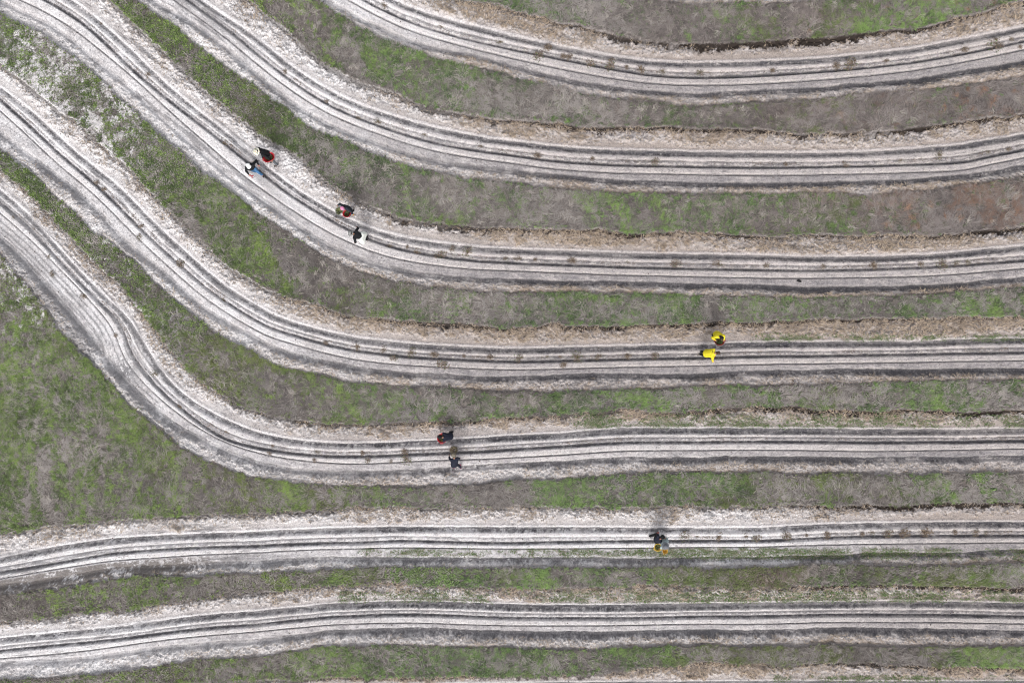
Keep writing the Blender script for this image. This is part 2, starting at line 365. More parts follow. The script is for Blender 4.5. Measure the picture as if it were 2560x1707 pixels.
    if k == 5:
        lz = sst(-15.5, -18.0, x)
        for q_, (off_, wd_, st_) in enumerate(((0.33, .055, .8), (0.62, .06, .7), (0.95, .05, .75), (1.25, .06, .6), (-0.27, .045, .8), (-0.5, .07, .8), (-0.78, .05, .7), (-1.0, .05, .6))):
            wob_ = 0.05 * tex(1, u * 7, d * 0 + 31 * q_, 30 + q_)
            dmp = np.maximum(dmp, lz * st_ * G(d - off_ - wob_, wd_) * sst(-1.2, 0.3, rag + strk * .7))
    dmp = dmp * (1 - 0.2 * lw0 * sst(0.2, 1.2, rag + strk)) * (1 - 0.1 * messy)
    if k == 5:
        dmp = np.maximum(dmp, 0.75 * G(x + 20.2, 0.9) * G(y - -1.6, 0.8) * sst(-0.2, 0.8, rag + rag2 * .6) * inb)
    # cut edge under the turf: shade of the undercut painted in with dark soil
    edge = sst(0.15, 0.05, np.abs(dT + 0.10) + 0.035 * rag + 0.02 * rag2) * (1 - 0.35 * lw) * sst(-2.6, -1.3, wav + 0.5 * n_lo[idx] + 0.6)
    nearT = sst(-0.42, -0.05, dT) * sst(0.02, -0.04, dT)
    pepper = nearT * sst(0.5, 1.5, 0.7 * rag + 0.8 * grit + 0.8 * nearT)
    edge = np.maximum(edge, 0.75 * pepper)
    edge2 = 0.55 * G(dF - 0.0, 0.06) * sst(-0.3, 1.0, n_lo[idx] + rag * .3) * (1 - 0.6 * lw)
    wl = sst(-0.02, 0.3, dA) * inb                      # upper shoulder, A..T
    shoulder = sst(0.30, 0.62, dA + 0.12 * rag)
    # ---- grey, trodden parts
    flat = sst(-0.03, -0.07, dd) * sst(-0.02, 0.08, dE)
    smear = sst(0.4, 1.5, dia + 0.5 * strk)
    gry = 0.72 * flat * (1 - 0.85 * smear) * (1 - 0.62 * lw)
    gry = np.maximum(gry, (0.42 - 0.2 * lw) * sst(0.02, 0.1, dC) * sst(0.02, -0.05, dB) * (0.8 + 0.3 * rag2))
    gry = np.maximum(gry, 0.42 * sst(0.14, 0.18, dA) * (1 - shoulder) * (1 - 0.75 * G(dA - 0.20, 0.035)) * (1 - 0.4 * lw))
    gry = np.maximum(gry, 0.20 * (1 - lw) * (1 + 0.8 * strk2))
    gry = gry * (1 - 0.7 * sst(-0.16, -0.30, dE) * sst(-0.02, 0.08, dF))   # clean bright sand on the lower lip
    gry = np.clip(gry + 0.10 * strk * (1 - 0.3 * lw) + 0.13 * rag2 + 0.10 * grit, 0, 1)
    # ---- tan, strawy parts
    tn = wl * shoulder * (0.42 + 0.24 * rag + 0.25 * n_lo[idx] + 0.15 * wav) * (1 - 0.7 * lw)
    tn = np.maximum(tn, 0.6 * wl * (1 - shoulder) * sst(0.14, 0.2, dA) * (1 - 0.6 * lw) * 0.8 * (1 - 0.9 * G(dA - 0.20, 0.035)))
    bermF = sst(0.03, -0.18, dE + 0.14) * inb * sst(0.1, -0.1, dE)
    tn = np.maximum(tn, bermF * (0.18 + 0.25 * rag + 0.35 * G(dF, 0.12)) * (1 - 0.8 * lw))
    tn = np.clip(tn + 0.06 * (1 - lw), 0, 1)
    # ---- relief
    crmb = (0.024 * rag + 0.015 * rag2 + 0.026 * tooth)
    h = 0.0 * d
    h -= 0.085 * sst(wA + 0.05, wA - 0.05, np.abs(dA))
    h += 0.022 * G(dA - 0.20, 0.05)
    h += 0.055 * sst(-0.12, -0.22, dA) * sst(0.02, 0.08, dB)
    h -= 0.03 * G(dB, 0.03)
    h += 0.012 * sst(0.03, 0.12, dC) * sst(-0.03, -0.08, dB)
    h -= 0.075 * sst(0.09, 0.04, np.abs(dC))
    h += 0.065 * sst(-0.05, -0.13, dC) * sst(0.03, 0.10, dd)
    h -= 0.065 * sst(0.055, 0.02, np.abs(dd))
    h -= 0.03 * flat
    h += 0.006 * dia * flat
    h -= 0.12 * sst(wE + 0.04, wE - 0.08, np.abs(dE))
    h += bermF * (0.10 + 1.6 * crmb) * (1 - sst(0.15, 0.0, dF) * 0.3)
    h += wl * shoulder * (0.05 + 1.7 * crmb)
    h += 0.006 * grit + 0.004 * n_hi[idx] + 0.006 * tex(2, u * 26, d * 40, 12) * (1 - flat)
    # tractor lugs pressed into the verge, right side
    if k in (2, 3):
        zone = (bermF if k == 2 else wl * shoulder * sst(0.75, 0.35, -dT)) * sst(21.5, 23.0, x)
        lug = np.sin((u + (0.9 if k == 2 else -0.9) * (d)) * 2 * math.pi / 0.27)
        h += zone * 0.035 * lug
        dmp = np.maximum(dmp, zone * 0.45 * sst(0.2, 0.9, -lug))
    # sods broken off the edge
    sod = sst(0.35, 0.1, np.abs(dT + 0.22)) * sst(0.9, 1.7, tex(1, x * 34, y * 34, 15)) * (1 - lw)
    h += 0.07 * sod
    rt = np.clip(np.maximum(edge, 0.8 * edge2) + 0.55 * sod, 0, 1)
    h_in = h
    zz = Z[idx]
    Z[idx] = zz * (1 - inb) + h_in * inb
    # lip of the turf stands a little higher
    Z[idx] += 0.03 * G(dT - 0.08, 0.09) * (1 - inb)
    damp[idx] = damp[idx] * (1 - inb) + np.clip(dmp, 0, 1) * inb
    grey[idx] = grey[idx] * (1 - inb) + gry * inb
    tan[idx] = tan[idx] * (1 - inb) + tn * inb
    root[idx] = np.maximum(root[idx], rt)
    turf[idx] *= (1 - inb)
    if k == 6:
        lt = sst(-14.0, -17.5, x + 1.5 * rag) * sst(-0.04, -0.12, dd) * 0.85 * sst(-0.9, 0.1, rag + rag2 * .5 + .3)
        turf[idx] = np.maximum(turf[idx], lt * inb)
        turf_in = lt * inb
    LITTER[idx] = np.maximum(LITTER[idx], gravel_all * sst(-0.2, 1.3, tex(1, u * 30, d * 8, 29) + 0.2) * (1 if k in (1, 2, 3, 4, 5) else sst(4, 9, x) if k == 6 else 0))
    sd = inb * np.clip(1.3 * tn * (shoulder * wl * (0.75 + 0.25 * rag) + 0.55 * bermF), 0, 1)
    STRAWD[idx] = np.maximum(STRAWD[idx], sd)
    # bare, sandy ground shows through the turf at the far left
    b['bermF'] = None

# white sand showing through thin turf (upper left and left edge)
thin = 1.1 * G((X + 24.0) / 4.6, 1) * G((Y - 13.3) / 3.4, 1) + 1.0 * G((X + 22) / 3.0, 1) * G((Y - 10.0) / 2.2, 1) + 0.9 * G((X + 26) / 2.6, 1) * G((Y - 2.6) / 2.2, 1) + .55 * G((X + 22.0) / 3, 1) * G((Y - 4.0) / 2.4, 1) + .35 * G((X + 19.0) / 3, 1) * G((Y - 0.5) / 2.4, 1) + .25 * sst(-14, -24, X) * sst(-6, -2, Y)
thin += 1.0 * G((X + 20.4 - .45 * (12 - Y) + 1.6) / .35, 1) * sst(7, 8.5, Y) * sst(12.5, 11.5, Y)
sandy = np.clip(thin * 1.3, 0, 1) * sst(-0.2, 0.7, 0.8 * n_md + 0.9 * n_hi + 0.6 * (thin - 0.6))
turf0 = turf.copy()
turf = turf * (1 - 0.85 * sandy)

print('ground grid', NX, NY, NX * NY)


def grid_sample(F, x, y):
    i = np.clip(np.searchsorted(xs, x) - 1, 0, NX - 2)
    j = np.clip(np.searchsorted(ys, y) - 1, 0, NY - 2)
    return F[j, i]


def ground_z(x, y):
    return float(grid_sample(Z, np.array([x]), np.array([y]))[0])


# ---------------------------------------------------------------- materials
MATS = {}


def new_mat(name):
    m = bpy.data.materials.new(name)
    m.use_nodes = True
    nt = m.node_tree
    for n in list(nt.nodes):
        if n.type not in ('BSDF_PRINCIPLED', 'OUTPUT_MATERIAL'):
            nt.nodes.remove(n)
    p = nt.nodes['Principled BSDF']
    p.inputs['Specular IOR Level'].default_value = 0.15
    return m, nt, p


def mixc(nt, fac, a, b, mode='MIX'):
    n = nt.nodes.new('ShaderNodeMix')
    n.data_type = 'RGBA'
    n.blend_type = mode
    for sock, v in ((n.inputs[0], fac), (n.inputs[6], a), (n.inputs[7], b)):
        if hasattr(v, 'is_output') or isinstance(v, bpy.types.NodeSocket):
            nt.links.new(v, sock)
        else:
            sock.default_value = v if not isinstance(v, tuple) or len(v) == 4 else (*v, 1)
    return n.outputs[2]


def noise(nt, scale, detail=3, rough=0.6, vec=None, dist=0.0):
    n = nt.nodes.new('ShaderNodeTexNoise')
    n.inputs['Scale'].default_value = scale
    n.inputs['Detail'].default_value = detail
    n.inputs['Roughness'].default_value = rough
    n.inputs['Distortion'].default_value = dist
    if vec is not None:
        nt.links.new(vec, n.inputs['Vector'])
    return n.outputs['Fac']


def maprange(nt, v, a, b, c=0.0, d=1.0):
    n = nt.nodes.new('ShaderNodeMapRange')
    nt.links.new(v, n.inputs[0])
    for i, q in enumerate((a, b, c, d)):
        n.inputs[i + 1].default_value = q
    return n.outputs[0]


def math_n(nt, op, a, b=None):
    n = nt.nodes.new('ShaderNodeMath')
    n.operation = op
    for i, v in enumerate((a, b)):
        if v is None:
            continue
        if isinstance(v, (int, float)):
            n.inputs[i].default_value = v
        else:
            nt.links.new(v, n.inputs[i])
    return n.outputs[0]


def attr(nt, name):
    n = nt.nodes.new('ShaderNodeAttribute')
    n.attribute_name = name
    return n


def ground_material():
    m, nt, p = new_mat('sandy_field_soil')
    geo = nt.nodes.new('ShaderNodeNewGeometry').outputs['Position']
    a = attr(nt, 'cover')
    sep = nt.nodes.new('ShaderNodeSeparateColor')
    nt.links.new(a.outputs['Color'], sep.inputs[0])
    a2 = attr(nt, 'cover_more')
    sep2 = nt.nodes.new('ShaderNodeSeparateColor')
    nt.links.new(a2.outputs['Color'], sep2.inputs[0])
    dmp, tn, tf = sep.outputs[0], sep.outputs[1], sep.outputs[2]
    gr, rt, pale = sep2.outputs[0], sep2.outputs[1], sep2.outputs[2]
    fine = noise(nt, 17, 4, 0.75, geo)
    finer = noise(nt, 45, 3, 0.7, geo)
    warm = noise(nt, 0.9, 3, 0.6, geo)
    sand_a = mixc(nt, pale, (0.475, 0.435, 0.42, 1), (0.77, 0.75, 0.755, 1))
    sand_b = mixc(nt, maprange(nt, warm, 0.35, 0.65), sand_a, mixc(nt, 0.5, sand_a, (0.56, 0.51, 0.495, 1)))
    c = mixc(nt, gr, sand_b, (0.235, 0.222, 0.232, 1))
    c = mixc(nt, math_n(nt, 'MULTIPLY', tn, 0.95), c, (0.36, 0.285, 0.23, 1))
    c = mixc(nt, dmp, c, (0.080, 0.077, 0.085, 1))
    # fine grain: dark crumbs of peat and bright grains
    gsp = maprange(nt, fine, 0.30, 0.70, 0.58, 1.34)
    g2 = maprange(nt, finer, 0.3, 0.7, 0.72, 1.24)
    tot = math_n(nt, 'MULTIPLY', gsp, g2)
    comb = nt.nodes.new('ShaderNodeCombineColor')
    for i in range(3):
        nt.links.new(tot, comb.inputs[i])
    c = mixc(nt, 1.0, c, comb.outputs[0], 'MULTIPLY')
    turf_c = mixc(nt, maprange(nt, fine, 0.35, 0.65), (0.105, 0.091, 0.083, 1), (0.215, 0.19, 0.176, 1))
    c = mixc(nt, tf, c, turf_c)
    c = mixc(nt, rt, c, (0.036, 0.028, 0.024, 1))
    nt.links.new(c, p.inputs['Base Color'])
    p.inputs['Roughness'].default_value = 0.95
    bmp = nt.nodes.new('ShaderNodeBump')
    bmp.inputs['Strength'].default_value = 0.6
    bmp.inputs['Distance'].default_value = 0.03
    nt.links.new(fine, bmp.inputs['Height'])
    nt.links.new(bmp.outputs[0], p.inputs['Normal'])
    return m


def grid_mesh(name):
    me = bpy.data.meshes.new(name)
    n = NX * NY
    co = np.empty((n, 3), np.float32)
    co[:, 0] = X.ravel()
    co[:, 1] = Y.ravel()
    co[:, 2] = Z.ravel()
    me.vertices.add(n)
    me.vertices.foreach_set('co', co.ravel())
    i = np.arange(NX - 1)
    j = np.arange(NY - 1)
    base = (j[:, None] * NX + i[None, :]).ravel().astype(np.int32)
    q = np.stack([base, base + 1, base + NX + 1, base + NX], 1)
    nf = len(q)
    me.loops.add(nf * 4)
    me.loops.foreach_set('vertex_index', q.ravel())
    me.polygons.add(nf)
    me.polygons.foreach_set('loop_start', np.arange(0, nf * 4, 4, dtype=np.int32))
    me.update(calc_edges=False)
    me.polygons.foreach_set('use_smooth', np.ones(nf, bool))
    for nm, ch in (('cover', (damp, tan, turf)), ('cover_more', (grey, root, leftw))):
        at = me.attributes.new(nm, 'BYTE_COLOR', 'POINT')
        arr = np.ones((n, 4), np.float32)
        for q_, c_ in enumerate(ch):
            arr[:, q_] = np.clip(c_, 0, 1).ravel()
        # byte colours are stored through an sRGB curve; foreach 'color' takes linear values
        at.data.foreach_set('color', arr.ravel())
    return me


def tag(o, label=None, cat=None, group=None, kind=None):
    for k_, v_ in (('label', label), ('category', cat), ('group', group), ('kind', kind)):
        if v_ is not None:
            o[k_] = v_
    return o


gme = grid_mesh('ground')
gme.materials.append(ground_material())
ground = bpy.data.objects.new('ground', gme)
COL.objects.link(ground)
tag(ground, 'pale sandy field soil pressed into curving planting beds with dark damp furrows', 'ground', kind='structure')

# ---------------------------------------------------------------- grass
GM = np.array([
    [5, 4, 6, 6, 7, 4, 4, 5, 4, 2, 2, 4, 3, 4.5, 4, 3],
    [4, 4, 6, 6, 6, 6, 6, 5, 4, 2, 1, 2, 2, 1, 1, 1],
    [6, 5, 5, 6, 4, 4, 4, 4, 5, 5, 4, 3, 2, 2, 1, 1],
    [6, 5, 6, 7, 5, 3, 6, 7, 6, 5, 5, 4, 3, 4, 1, 1],
    [5, 6, 6, 6, 7, 6, 6, 5, 7, 7, 6, 5, 4, 4, 5, 7],
    [5, 5, 6, 6, 6, 7, 6, 5, 6, 7, 7, 5, 5, 6, 6, 7],
    [5.5, 5, 5, 7, 7, 6, 4, 3, 5, 7, 7, 6, 5, 4, 7, 5],
    [6.5, 5, 5, 6, 7, 5, 4, 4, 6, 7, 7, 7, 6, 4.5, 3.5, 5],
    [6.5, 5.5, 6, 6.5, 7, 7, 6, 6, 7, 8, 8, 8, 6.5, 5, 5, 6],
    [4, 5, 6, 6.5, 7, 7, 7, 7, 8, 8, 8.5, 8.5, 8, 7, 7, 7],
    [4, 4, 6, 7, 7, 8, 8, 8, 7.5, 7, 7.5, 7.5, 7, 4.5, 7, 8.5]], float) / 8.0
STREAKS = [  # x1 y1 x2 y2 width strength in photo pixels
    (650, 5, 690, 60, 22, .5), (745, 0, 765, 30, 12, .7), (795, 60, 850, 165, 12, .8), (915, 118, 960, 190, 15, .8), (960, 130, 1030, 150, 12, .5),
    (1095, 160, 1200, 195, 14, .6), (1005, 425, 1030, 520, 9, .9), (1130, 510, 1150, 550, 9, .7), (1110, 495, 1150, 550, 8, .6),
    (640, 600, 712, 715, 17, .9), (600, 530, 650, 620, 12, .5), (1146, 724, 1172, 775, 9, .8), (1514, 484, 1575, 578, 13, .9), (1626, 495, 1676, 570, 13, .85),
    (1443, 479, 1472, 515, 13, .6), (1669, 737, 1716, 805, 11, .9), (1380, 742, 1552, 751, 9, .9), (830, 940, 907, 1050, 12, .85),
    (1380, 980, 1400, 1030, 12, .6), (1520, 985, 1660, 1010, 16, .6), (2034, 1190, 2056, 1254, 17, .9), (2337, 1186, 2377, 1243, 11, .9), (2432, 1184, 2470, 1246, 13, .8),
    (2325, 965, 2345, 1025, 20, .8), (2370, 990, 2430, 1010, 14, .5), (2410, 1620, 2560, 1670, 30, .9), (2473, 745, 2483, 785, 18, .9), (2390, 740, 2410, 755, 14, .6), (2545, 745, 2555, 775, 14, .6),
    (600, 1190, 620, 1240, 8, .7), (90, 1020, 98, 1290, 9, .5), (40, 880, 55, 960, 12, .5), (340, 1060, 352, 1250, 9, .5), (300, 1000, 310, 1200, 8, .4), (430, 1130, 440, 1270, 9, .4), (480, 620, 600, 720, 9, .5), (640, 890, 780, 940, 10, .5), (420, 470, 520, 560, 12, .5), (700, 1215, 760, 1260, 14, .8), (130, 210, 205, 215, 14, .6), (250, 195, 262, 270, 9, .8), (275, 300, 300, 360, 12, .8),
    (130, 1480, 150, 1520, 14, .9), (705, 1440, 725, 1470, 9, .9), (830, 1435, 880, 1455, 18, .6), (660, 1440, 700, 1450, 12, .5), (1345, 1440, 1390, 1460, 18, .7), (1640, 1425, 1740, 1445, 22, .6),
    (1550, 1630, 1700, 1640, 24, .5), (1780, 30, 1800, 55, 12, .8), (1700, 85, 1715, 98, 10, .7), (1885, 80, 1900, 100, 10, .6), (1600, 1010, 1640, 1020, 16, .4),
    (2060, 20, 2150, 80, 20, .5), (2250, 0, 2400, 10, 20, .4), (2290, 40, 2310, 60, 12, .5), (30, 1000, 60, 1180, 18, .7), (120, 1000, 130, 1060, 14, .6), (310, 1080, 370, 1150, 18, .6),
    (2280, 1450, 2450, 1445, 18, .6), (1330, 1560, 1400, 1700, 10, .3), (2345, 555, 2360, 565, 8, .6), (2280, 500, 2300, 530, 10, .5), (1930, 120, 1960, 130, 16, .5),
    (1270, 1375, 1290, 1385, 10, .6), (950, 1380, 960, 1395, 9, .6), (875, 1480, 920, 1500, 10, .5)]
TAN_ST = [(60, 1020, 78, 1310, 9, .6), (150, 980, 185, 1230, 8, .6), (250, 1000, 262, 1240, 7, .45), (210, 1000, 224, 1280, 6, .4), (520, 700, 680, 730, 9, .5), (460, 560, 560, 680, 8, .45), (110, 1150, 130, 1300, 22, .9), (100, 1050, 100, 1150, 14, .6), (700, 20, 770, 30, 12, .6), (790, 20, 850, 150, 20, .5), (880, 130, 930, 240, 26, .7), (690, 640, 770, 720, 26, .8),
          (750, 640, 900, 700, 22, .6), (1400, 480, 1440, 560, 22, .6), (1120, 440, 1140, 500, 12, .8), (1050, 470, 1120, 500, 30, .5), (1180, 1220, 1300, 1245, 30, .6), (1770, 745, 1780, 800, 22, .8),
          (1160, 960, 1250, 990, 30, .5), (2100, 960, 2220, 1010, 30, .6), (2380, 1200, 2440, 1260, 18, .6), (2250, 1630, 2300, 1660, 20, .7), (1480, 750, 1620, 790, 30, .35)]


def seg_field(lst, px, py):
    f = np.zeros_like(px)
    for x1, y1, x2, y2, w, st in lst:
        vx, vy = x2 - x1, y2 - y1
        t = np.clip(((px - x1) * vx + (py - y1) * vy) / max(vx * vx + vy * vy, 1), 0, 1)
        dd_ = np.hypot(px - x1 - t * vx, py - y1 - t * vy)
        f = np.maximum(f, st * np.exp(-(dd_ / w) ** 2))
    return f


def greenness(x, y):
    px = 1280 + x * K
    py = 853.5 - y * K
    u = np.clip((px - 80) / 160, 0, 14.999)
    v = np.clip((py - 77) / 155, 0, 9.999)
    i = u.astype(int)
    j = v.astype(int)
    fu = u - i
    fv = v - j
    g = (GM[j, i] * (1 - fu) + GM[j, i + 1] * fu) * (1 - fv) + (GM[j + 1, i] * (1 - fu) + GM[j + 1, i + 1] * fu) * fv
    n1 = tex(1, x * 16, y * 16, 21)
    n2 = tex(0, x * 34, y * 34, 22)
    # faint slanting drill rows that cross the verge strips
    dr = tex(1, (x * 0.86 + y * 0.5) * 24, (x * -0.5 + y * 0.86) * 7, 23)
    st = np.zeros_like(x)
    b_ = np.maximum(0, seg_field(STREAKS, px + 6 * n1, py + 4 * n2) )
    t_ = seg_field(TAN_ST, px + 8 * n1, py + 6 * n2)
    v = g + 0.13 * n1 + 0.15 * n2 + 0.13 * dr
    return v + 0.9 * b_ - 1.2 * t_, b_, t_


def make_blades(name, x, y, length, width, ang, lift, droop, colr, mat, label, cat, zoff=0.0, seg_z=None):
    """one mesh of many bent blades: quad + tip triangle each"""
    n = len(x)
    z = grid_sample(Z, x, y) + zoff
    cx, sy = np.cos(ang), np.sin(ang)
    px_, py_ = -sy, cx
    w = width / 2
    bend = rng.normal(0, 0.35, n)
    c2, s2 = np.cos(ang + bend), np.sin(ang + bend)
    # base, mid, tip
    mx = x + cx * length * 0.5
    my = y + sy * length * 0.5
    mz = z + lift
    tx = mx + c2 * length * 0.5
    ty = my + s2 * length * 0.5
    tz = z + np.maximum(lift - droop, 0.005)
    V = np.empty((n, 5, 3), np.float32)
    V[:, 0] = np.stack([x - px_ * w, y - py_ * w, z - 0.01], 1)
    V[:, 1] = np.stack([x + px_ * w, y + py_ * w, z - 0.01], 1)
    V[:, 2] = np.stack([mx + px_ * w * .9, my + py_ * w * .9, mz], 1)
    V[:, 3] = np.stack([mx - px_ * w * .9, my - py_ * w * .9, mz], 1)
    V[:, 4] = np.stack([tx, ty, tz], 1)
    me = bpy.data.meshes.new(name)
    me.vertices.add(n * 5)
    me.vertices.foreach_set('co', V.ravel())
    b0 = (np.arange(n) * 5).astype(np.int32)
    loops = np.stack([b0, b0 + 1, b0 + 2, b0 + 3, b0 + 3, b0 + 2, b0 + 4], 1)
    me.loops.add(n * 7)
    me.loops.foreach_set('vertex_index', loops.ravel())
    me.polygons.add(n * 2)
    ls = np.stack([np.arange(n) * 7, np.arange(n) * 7 + 4], 1).astype(np.int32)
    me.polygons.foreach_set('loop_start', ls.ravel())
    me.update(calc_edges=False)
    at = me.attributes.new('tone', 'FLOAT_COLOR', 'FACE')
    arr = np.ones((n, 2, 4), np.float32)
    arr[:, :, :3] = colr[:, None, :]
    at.data.foreach_set('color', arr.ravel())
    me.materials.append(mat)
    o = bpy.data.objects.new(name, me)
    COL.objects.link(o)
    return tag(o, label, cat, kind='stuff')


def blade_mat(name, rough=0.7, trans=0.0):
    m, nt, p = new_mat(name)
    a = attr(nt, 'tone')
    nt.links.new(a.outputs['Color'], p.inputs['Base Color'])
    p.inputs['Roughness'].default_value = rough
    p.inputs['Specular IOR Level'].default_value = 0.2
    return m


def scatter(density, x0=-30, x1=30, y0=-21, y1=21):
    n = int((x1 - x0) * (y1 - y0) * density)
    return rng.uniform(x0, x1, n), rng.uniform(y0, y1, n)


def lerp(a, b, t):
    return a[None, :] * (1 - t[:, None]) + b[None, :] * t[:, None]


m_green = blade_mat('green_grass_blade')
m_dry = blade_mat('dry_grass_blade', 0.8)
C_ = lambda *c: np.array(c, np.float32)

def bundles(dens, per, spread):
    """blades grouped in tufts; returns positions plus each blade's tuft angle and tone"""
    bx, by = scatter(dens)
    m_ = len(bx)
    ba = rng.uniform(-1, 1, m_)
    bt = rng.normal(0, 1, m_)
    bs_ = rng.uniform(0.5, 1.5, m_)
    cnt = per
    x_ = np.repeat(bx, cnt) + rng.normal(0, 1, m_ * cnt) * np.repeat(bs_, cnt) * spread
    y_ = np.repeat(by, cnt) + rng.normal(0, 1, m_ * cnt) * np.repeat(bs_, cnt) * spread
    return x_, y_, np.repeat(ba, cnt), np.repeat(bt, cnt), np.repeat(bs_, cnt)


# dry stems, lodged in swirling mats
x0_, y0_ = scatter(220)
x1_, y1_, ba_, bt_, bs_ = bundles(16, 28, 0.085)
x = np.concatenate([x0_, x1_])
y = np.concatenate([y0_, y1_])
bang = np.concatenate([np.zeros(len(x0_)), ba_ * 1.3])
bton = np.concatenate([np.zeros(len(x0_)), bt_])
bsiz = np.concatenate([np.ones(len(x0_)), bs_])
tv = grid_sample(turf, x, y)
gv, bs, ts = greenness(x, y)
clump = tex(0, x * 30, y * 30, 31)
keep = (tv * sst(0.0, 0.07, grid_sample(EDG, x, y)) * (0.60 + 0.30 * (gv < 0.62) + 0.12 * clump) > rng.uniform(0, 1, len(x)))
x, y, gv, ts, bang, bton, bsiz = x[keep], y[keep], gv[keep], ts[keep], bang[keep], bton[keep], bsiz[keep]
n = len(x)
ang = 2.2 * tex(3, x * 22, y * 22, 33) + 3.0 * tex(3, x * 5, y * 5, 34) + rng.normal(0, 0.30, n) + bang
def dark_spots(x, y):
    return np.maximum.reduce([G((x - (px_ - 1280) / K) / w_, 1) * G((y - (853.5 - py_) / K) / w_, 1) * k_ for px_, py_, w_, k_ in
                        ((662, 300, .9, .8), (700, 340, .7, .8), (770, 395, 1.1, .55), (868, 480, .8, 1), (1765, 770, .7, .4), (950, 420, .8, .4), (1150, 950, 1.2, .4), (1180, 985, .7, .5))])


DK = dark_spots(x, y)
tone = np.clip(0.52 - 0.6 * DK + 0.33 * bton + 0.17 * tex(0, x * 26, y * 26, 35) + 0.10 * tex(1, x * 9, y * 9, 38) + rng.normal(0, 0.09, n), 0, 1)
rust = np.clip(sst(11, 25, x) * sst(3.5, 8, y) * sst(19, 14, y) * (-0.12 + 0.55 * tex(0, x * 20, y * 20, 36)), 0, 0.55) * (rng.uniform(0, 1, n) < 0.75)
rust = np.maximum(rust, .22 * G((x - 13.5) / 2, 1) * G((y + 12.4) / 1, 1))
col = lerp(C_(.130, .112, .104), C_(.395, .358, .335), tone)
gl = np.clip((rng.normal(0, 1, n) - 1.5), 0, 1)
col = col * (1 - gl[:, None]) + C_(.46, .43, .385)[None] * gl[:, None]
mauve = np.clip(0.5 * tex(1, x * 8, y * 8, 37), 0, 1)
col = col * (1 - 0.35 * mauve[:, None]) + C_(.27, .245, .26)[None] * 0.35 * mauve[:, None]
ur = sst(2, 9, x) * sst(2.5, 5, y) * 0.20
col = col * (1 - ur[:, None] * C_(.85, 1.0, .95)[None])
col = col * (1 - rust[:, None]) + C_(.28, .145, .085)[None] * rust[:, None]
ln = np.clip(grid_sample(EDG, x, y) / 0.32, 0.28, 1) * rng.uniform(0.12, 0.38, n) * np.clip(bsiz, .8, 1.4) * (1 + 0.25 * (x > -8))
make_blades('dry_grass', x, y, ln, rng.uniform(0.010, 0.024, n), ang, rng.uniform(0.01, 0.11, n), rng.uniform(0, 0.06, n), col, m_dry,
            'matted dead grass stems, grey, tan and rust, lodged across the strips between the beds', 'dry grass')
print('dry', n)

# long pale wisps lying over the mat
bx, by = scatter(5.0)
gvb, _, tsb = greenness(bx, by)
kb = (grid_sample(EDG, bx, by) > 0.22) & (rng.uniform(0, 1, len(bx)) < 0.9 - 0.75 * sst(0.5, 0.9, gvb)) & (grid_sample(turf, bx, by) > .5)
kb &= rng.uniform(0, 1, len(bx)) < 0.35 + 0.65 * sst(-14, 0, bx)
bx, by = bx[kb], by[kb]
per = 13
nb = len(bx)
ba = 2.0 * tex(3, bx * 14, by * 14, 71) + rng.normal(0, 0.8, nb)
bt = np.clip(rng.normal(0.55, 0.3, nb), 0, 1)
x = np.repeat(bx, per) + rng.normal(0, 0.06, nb * per)
y = np.repeat(by, per) + rng.normal(0, 0.06, nb * per)
n = nb * per
ang = np.repeat(ba, per) + rng.normal(0, 0.4, n)
col = lerp(C_(.20, .165, .15), C_(.50, .455, .41), np.clip(np.repeat(bt, per) + rng.normal(0, .1, n), 0, 1))
ru = np.repeat((rng.uniform(0, 1, nb) < 0.35 * sst(14, 24, bx) * sst(4, 8, by)), per)
col[ru] = col[ru] * C_(.85, .55, .40)[None]
el = np.clip(grid_sample(EDG, x, y) / 0.6, 0.3, 1)
make_blades('grass_wisps', x, y, el * rng.uniform(0.22, 0.6, n), rng.uniform(0.011, 0.020, n), ang, rng.uniform(0.06, 0.12, n), rng.uniform(0, 0.05, n), col, m_dry,
            'long pale wisps of dead grass lying over the matted strips', 'dead grass')

# green grass: short blades in dense clumps
x0_, y0_ = scatter(500)
x1_, y1_, ba_, bt_, bs_ = bundles(34, 28, 0.07)
x = np.concatenate([x0_, x1_])
y = np.concatenate([y0_, y1_])
bton = np.concatenate([np.zeros(len(x0_)), bt_])
tv = grid_sample(turf, x, y)
gv, bs, ts = greenness(x, y)
clump = tex(0, x * 52, y * 52, 41) + 0.7 * tex(2, x * 30, y * 30, 42)
fine_ = tex(2, x * 22, y * 22, 46)
pr = sst(0.0, 0.05, grid_sample(EDG, x, y)) * sst(0.32, 1.45, gv + 0.30 * clump + 0.18 * fine_) * tv
keep = pr * 0.95 > rng.uniform(0, 1, len(x))
x, y, gv, bs, bton = x[keep], y[keep], gv[keep], bs[keep], bton[keep]
n = len(x)
print('green', n)
ang = rng.uniform(0, 2 * math.pi, n)
tone = np.clip(0.42 - 0.7 * dark_spots(x, y) + 0.32 * bton + 0.20 * tex(0, x * 14, y * 14, 43) + 0.12 * tex(2, x * 28, y * 28, 45) + rng.normal(0, 0.12, n) + 0.3 * bs, 0, 1)
col = lerp(C_(.070, .102, .050), C_(.245, .365, .118), tone)
lim = sst(-4, -14, x) * 0.45 + 0.25 * bs
col = col * (1 - lim[:, None]) + (col * C_(1.34, 1.20, .85)[None]) * lim[:, None]
ol = np.clip(0.6 * tex(1, x * 7, y * 7, 44), 0, 0.6)
col = col * (1 - ol[:, None]) + C_(.17, .17, .075)[None] * ol[:, None]
